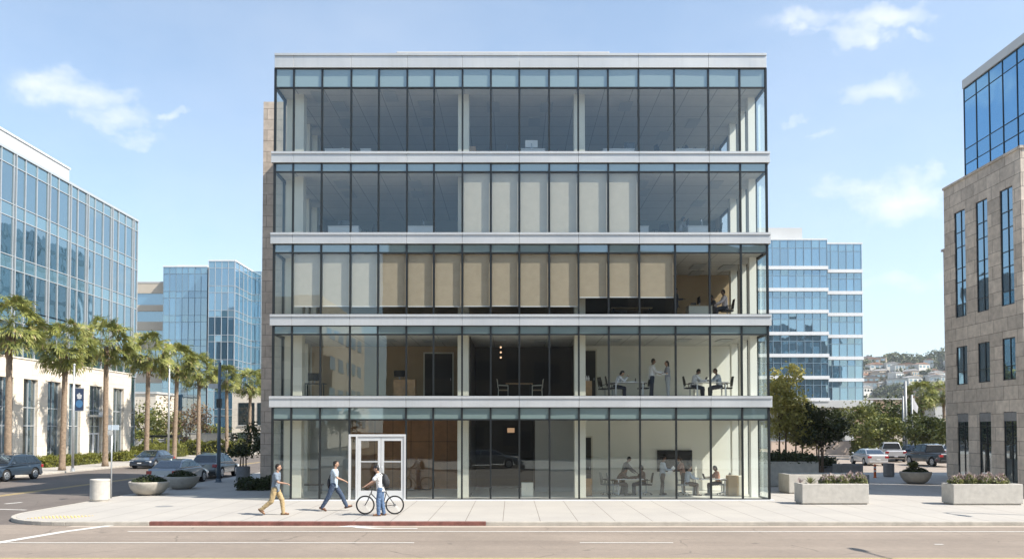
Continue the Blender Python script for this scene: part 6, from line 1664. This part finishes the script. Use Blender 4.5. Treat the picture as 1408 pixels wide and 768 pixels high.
for (cx, cz_, rx2, rz2) in ((.33, 5.45, .10, .12), (.5, 5.42, .09, .10), (.41, 5.28, .16, .08), (.41, 5.56, .06, .07)): m.loft([((cx, -.028, cz_), (1, 0, 0), (0, 0, 1), rx2, rz2), ((cx, -.019, cz_), (1, 0, 0), (0, 0, 1), rx2, rz2)], 16)
m.build('emblem', K['white_metal'], bnr)
m = MB(); m.box(.0, .74, -.02, .02, 5.97, 6.01); m.box(.0, .74, -.02, .02, 4.29, 4.33); m.build('banner_arm', K['galv'], t)
m = MB(); m.ell((0, 0, 7.66), .10, .10, .09); m.build('finial', K['galv'], t, smooth=True)
pole('light_pole', 'pale slim pole rising beside the fifth palm', 'light pole', XI(232, 74), 74, Z_(470, 74), .10, 'galv')
for k, (px, py, lb) in enumerate(((1242, 543, 'left and shortest of the three tall poles behind the car park'), (1245.5, 522, 'tallest, darker pole of the three behind the car park'), (1254, 541, 'right pole of the three, with a drooping pennant, behind the car park'))):
    t = pole('flagpole', lb, 'pole', XI(px, 86), 86, Z_(py, 86), .13 if k != 1 else .17, 'pole_grey', z0=-.1)
    if k == 2:
        h_ = Z_(py, 86); m = MB(); m.add([(.1, 0, h_-.2), (.75, .1, h_-1.3), (.6, .05, h_-2.0), (.1, 0, h_-1.5), (.1, .04, h_-.2), (.75, .14, h_-1.3), (.6, .09, h_-2.0), (.1, .04, h_-1.5)], [(0, 1, 2, 3), (7, 6, 5, 4), (0, 4, 5, 1), (1, 5, 6, 2), (2, 6, 7, 3), (3, 7, 4, 0)]); m.build('flag', C_('pale_flag', (.5, .5, .52)), t)
# street lamps standing just outside the frame: their shadows cross the pavement and the road
def lamp(label, X, Y, h, d, L_):
    t = thing('street_lamp', label, 'street lamp', (X, Y, 0))
    MB().tube([(0, 0, 0), (0, 0, h-.6)], [.09, .06], 12).build('post', K['galv'], t, smooth=True)
    a = Vector(d).normalized(); m = MB()
    m.tube([(0, 0, h-.6), tuple(a*.15)[:2]+(h-.15,), tuple(a*.6)[:2]+(h,), tuple(a*L_)[:2]+(h,)], [.05, .045, .04, .035], 8); m.build('arm', K['galv'], t, smooth=True)
    e = a*L_; m = MB(); m.ell((e.x, e.y, h-.03), .42, .16, .07, Matrix.Rotation(math.atan2(a.y, a.x), 3, 'Z'), 14, 8); m.build('lamp_head', K['grey_metal'], t, smooth=True)
    return t
lamp('street lamp on the near pavement beyond the right edge, its hooked shadow crosses the pavement', 21.3, 26.9, 6.6, (.2, -1, 0), 1.2)
lamp('tall street lamp with a long arm beyond the right edge, its shadow crosses the road', 18.6, 4.6, 9.0, (-.12, 1, 0), 13.2)
# ================================================================ AIR
g = MB(); g.box(-90, 1280, -75, 1270, -3, 150)
hzo = g.build('haze', [], None); tag(hzo, 'thin pale summer haze filling the air over the streets', 'haze', kind='stuff')
m = bpy.data.materials.new('haze_air'); m.use_nodes = True; n = m.node_tree.nodes; l = m.node_tree.links
n.remove(n['Principled BSDF']); v = n.new('ShaderNodeVolumePrincipled'); v.inputs['Density'].default_value = .00016; v.inputs['Color'].default_value = (.86, .92, 1, 1); v.inputs['Anisotropy'].default_value = .2
l.new(v.outputs[0], n['Material Output'].inputs['Volume']); hzo.data.materials.append(m)
CLOUDS = [(105, 128, 85, 30, .95), (60, 122, 46, 16, .7), (160, 152, 70, 24, .9), (195, 178, 40, 14, .6), (255, 147, 24, 9, .7), (230, 290, 40, 6, .35),
          (1220, 278, 85, 24, 1.0), (1270, 262, 50, 18, .9), (1160, 285, 50, 10, .8), (1195, 130, 70, 22, .8), (1200, 18, 110, 20, .9), (1145, 42, 45, 20, .75), (1260, 50, 50, 10, .5),
          (1256, 388, 62, 15, 1.0), (1075, 150, 24, 12, .6), (1110, 180, 24, 8, .5), (1290, 240, 30, 12, .7)]
SKYTINT = (1.12, 1.46, 1.60); SKYHAZE = (.14, (8.3, 8.7, 9.0)); CLOUDCOL = (8.6, 8.8, 9.1); EXPO = .81
# ================================================================ camera, sun, sky
cd = bpy.data.cameras.new('camera'); cam = bpy.data.objects.new('camera', cd); col.objects.link(cam)
cam.location = (0, 0, CZ); cam.rotation_euler = (R(90)+TH, 0, 0)
cd.sensor_width = 36; cd.lens = 36*F/1408; cd.shift_y = SH/1408; cd.clip_end = 9000; cd.clip_start = .1
scn.camera = cam
AZ, EL = R(90+22), R(46.5)
sd = bpy.data.lights.new('sun', 'SUN'); sun = bpy.data.objects.new('sun', sd); col.objects.link(sun)
sd.energy = 5.0; sd.angle = R(.5); sd.color = (1, .93, .83)
dv = Vector((math.sin(AZ)*math.cos(EL), math.cos(AZ)*math.cos(EL), math.sin(EL)))
sun.rotation_euler = dv.to_track_quat('Z', 'Y').to_euler(); sun.location = dv*80
w = bpy.data.worlds.new('World'); scn.world = w; w.use_nodes = True
n, l = w.node_tree.nodes, w.node_tree.links
bg = n['Background']; sk = n.new('ShaderNodeTexSky'); sk.sky_type = 'NISHITA'; sk.sun_disc = False
sk.sun_elevation = EL; sk.sun_rotation = AZ; sk.air_density = 1.0; sk.dust_density = .6; sk.ozone_density = 1.2; sk.altitude = 50
tc = n.new('ShaderNodeTexCoord').outputs['Generated']
sp = n.new('ShaderNodeSeparateXYZ'); l.new(tc, sp.inputs[0])
def math_(op, a, b=None, c=None):
    x = n.new('ShaderNodeMath'); x.operation = op
    for i, v in enumerate((a, b, c)):
        if v is None: continue
        if hasattr(v, 'links'): l.new(v, x.inputs[i])
        else: x.inputs[i].default_value = v
    return x.outputs[0]
ys = math_('MAXIMUM', sp.outputs[1], .02)
wv = n.new('ShaderNodeTexNoise'); wv.inputs['Scale'].default_value = 7; wv.inputs['Detail'].default_value = 7; wv.inputs['Roughness'].default_value = .6; l.new(tc, wv.inputs['Vector'])
ws = n.new('ShaderNodeSeparateColor'); l.new(wv.outputs['Color'], ws.inputs[0])
u_ = math_('MULTIPLY_ADD', math_('SUBTRACT', ws.outputs[0], .5), .32, math_('DIVIDE', sp.outputs[0], ys)); v_ = math_('MULTIPLY_ADD', math_('SUBTRACT', ws.outputs[1], .5), .15, math_('DIVIDE', sp.outputs[2], ys))
blobs = []
for (px, py, rx, ry, s) in CLOUDS:
    cu, cv = (px-704)/F, (590-py)/F
    du = math_('MULTIPLY', math_('SUBTRACT', u_, cu), F/rx); dv_ = math_('MULTIPLY', math_('SUBTRACT', v_, cv), F/ry)
    d2 = math_('ADD', math_('MULTIPLY', du, du), math_('MULTIPLY', dv_, dv_))
    e = math_('MULTIPLY', math_('EXPONENT', math_('MULTIPLY', d2, -1.0)), s)
    blobs.append(e)
tot = blobs[0]
for b in blobs[1:]: tot = math_('MAXIMUM', tot, b)
tot = math_('MULTIPLY', tot, math_('GREATER_THAN', sp.outputs[1], .03))
mp = n.new('ShaderNodeMapping'); l.new(tc, mp.inputs[0]); mp.inputs['Scale'].default_value = (1, 1, 1.9)
nz = noise(n, l, mp.outputs[0], 14.0, 9, .62)
nz2 = noise(n, l, mp.outputs[0], 1.6, 4, .5)
cl = math_('ADD', tot, math_('MULTIPLY', math_('SUBTRACT', nz, .5), 3.0))
cl = ramp(n, l, cl, .02, 1.55)
cl = math_('MULTIPLY', cl, ramp(n, l, tot, .05, .45))
thin = math_('MULTIPLY', ramp(n, l, math_('ADD', nz2, math_('MULTIPLY', nz, .25)), .60, .95), .22)
cl = math_('MAXIMUM', cl, thin)
skc = mixrgb(n, l, 1.0, sk.outputs[0], SKYTINT, 'MULTIPLY')
hf = math_('MULTIPLY_ADD', math_('EXPONENT', math_('MULTIPLY', math_('MAXIMUM', sp.outputs[2], 0.0), -4.5)), .55, SKYHAZE[0])
skc = mixrgb(n, l, hf, skc, SKYHAZE[1])
c = mixrgb(n, l, math_('MULTIPLY', cl, .8), skc, CLOUDCOL)
l.new(c, bg.inputs[0]); bg.inputs[1].default_value = .08
scn.view_settings.view_transform = 'Standard'; scn.view_settings.look = 'None'
scn.view_settings.exposure = EXPO; scn.view_settings.gamma = 1; scn.view_settings.use_curve_mapping = False
scn.cycles.max_bounces = 10; scn.cycles.transparent_max_bounces = 24; scn.cycles.diffuse_bounces = 6; scn.cycles.glossy_bounces = 4
scn.cycles.caustics_reflective = False; scn.cycles.caustics_refractive = False
scn.cycles.sample_clamp_indirect = 4
scn.cycles.use_denoising = True
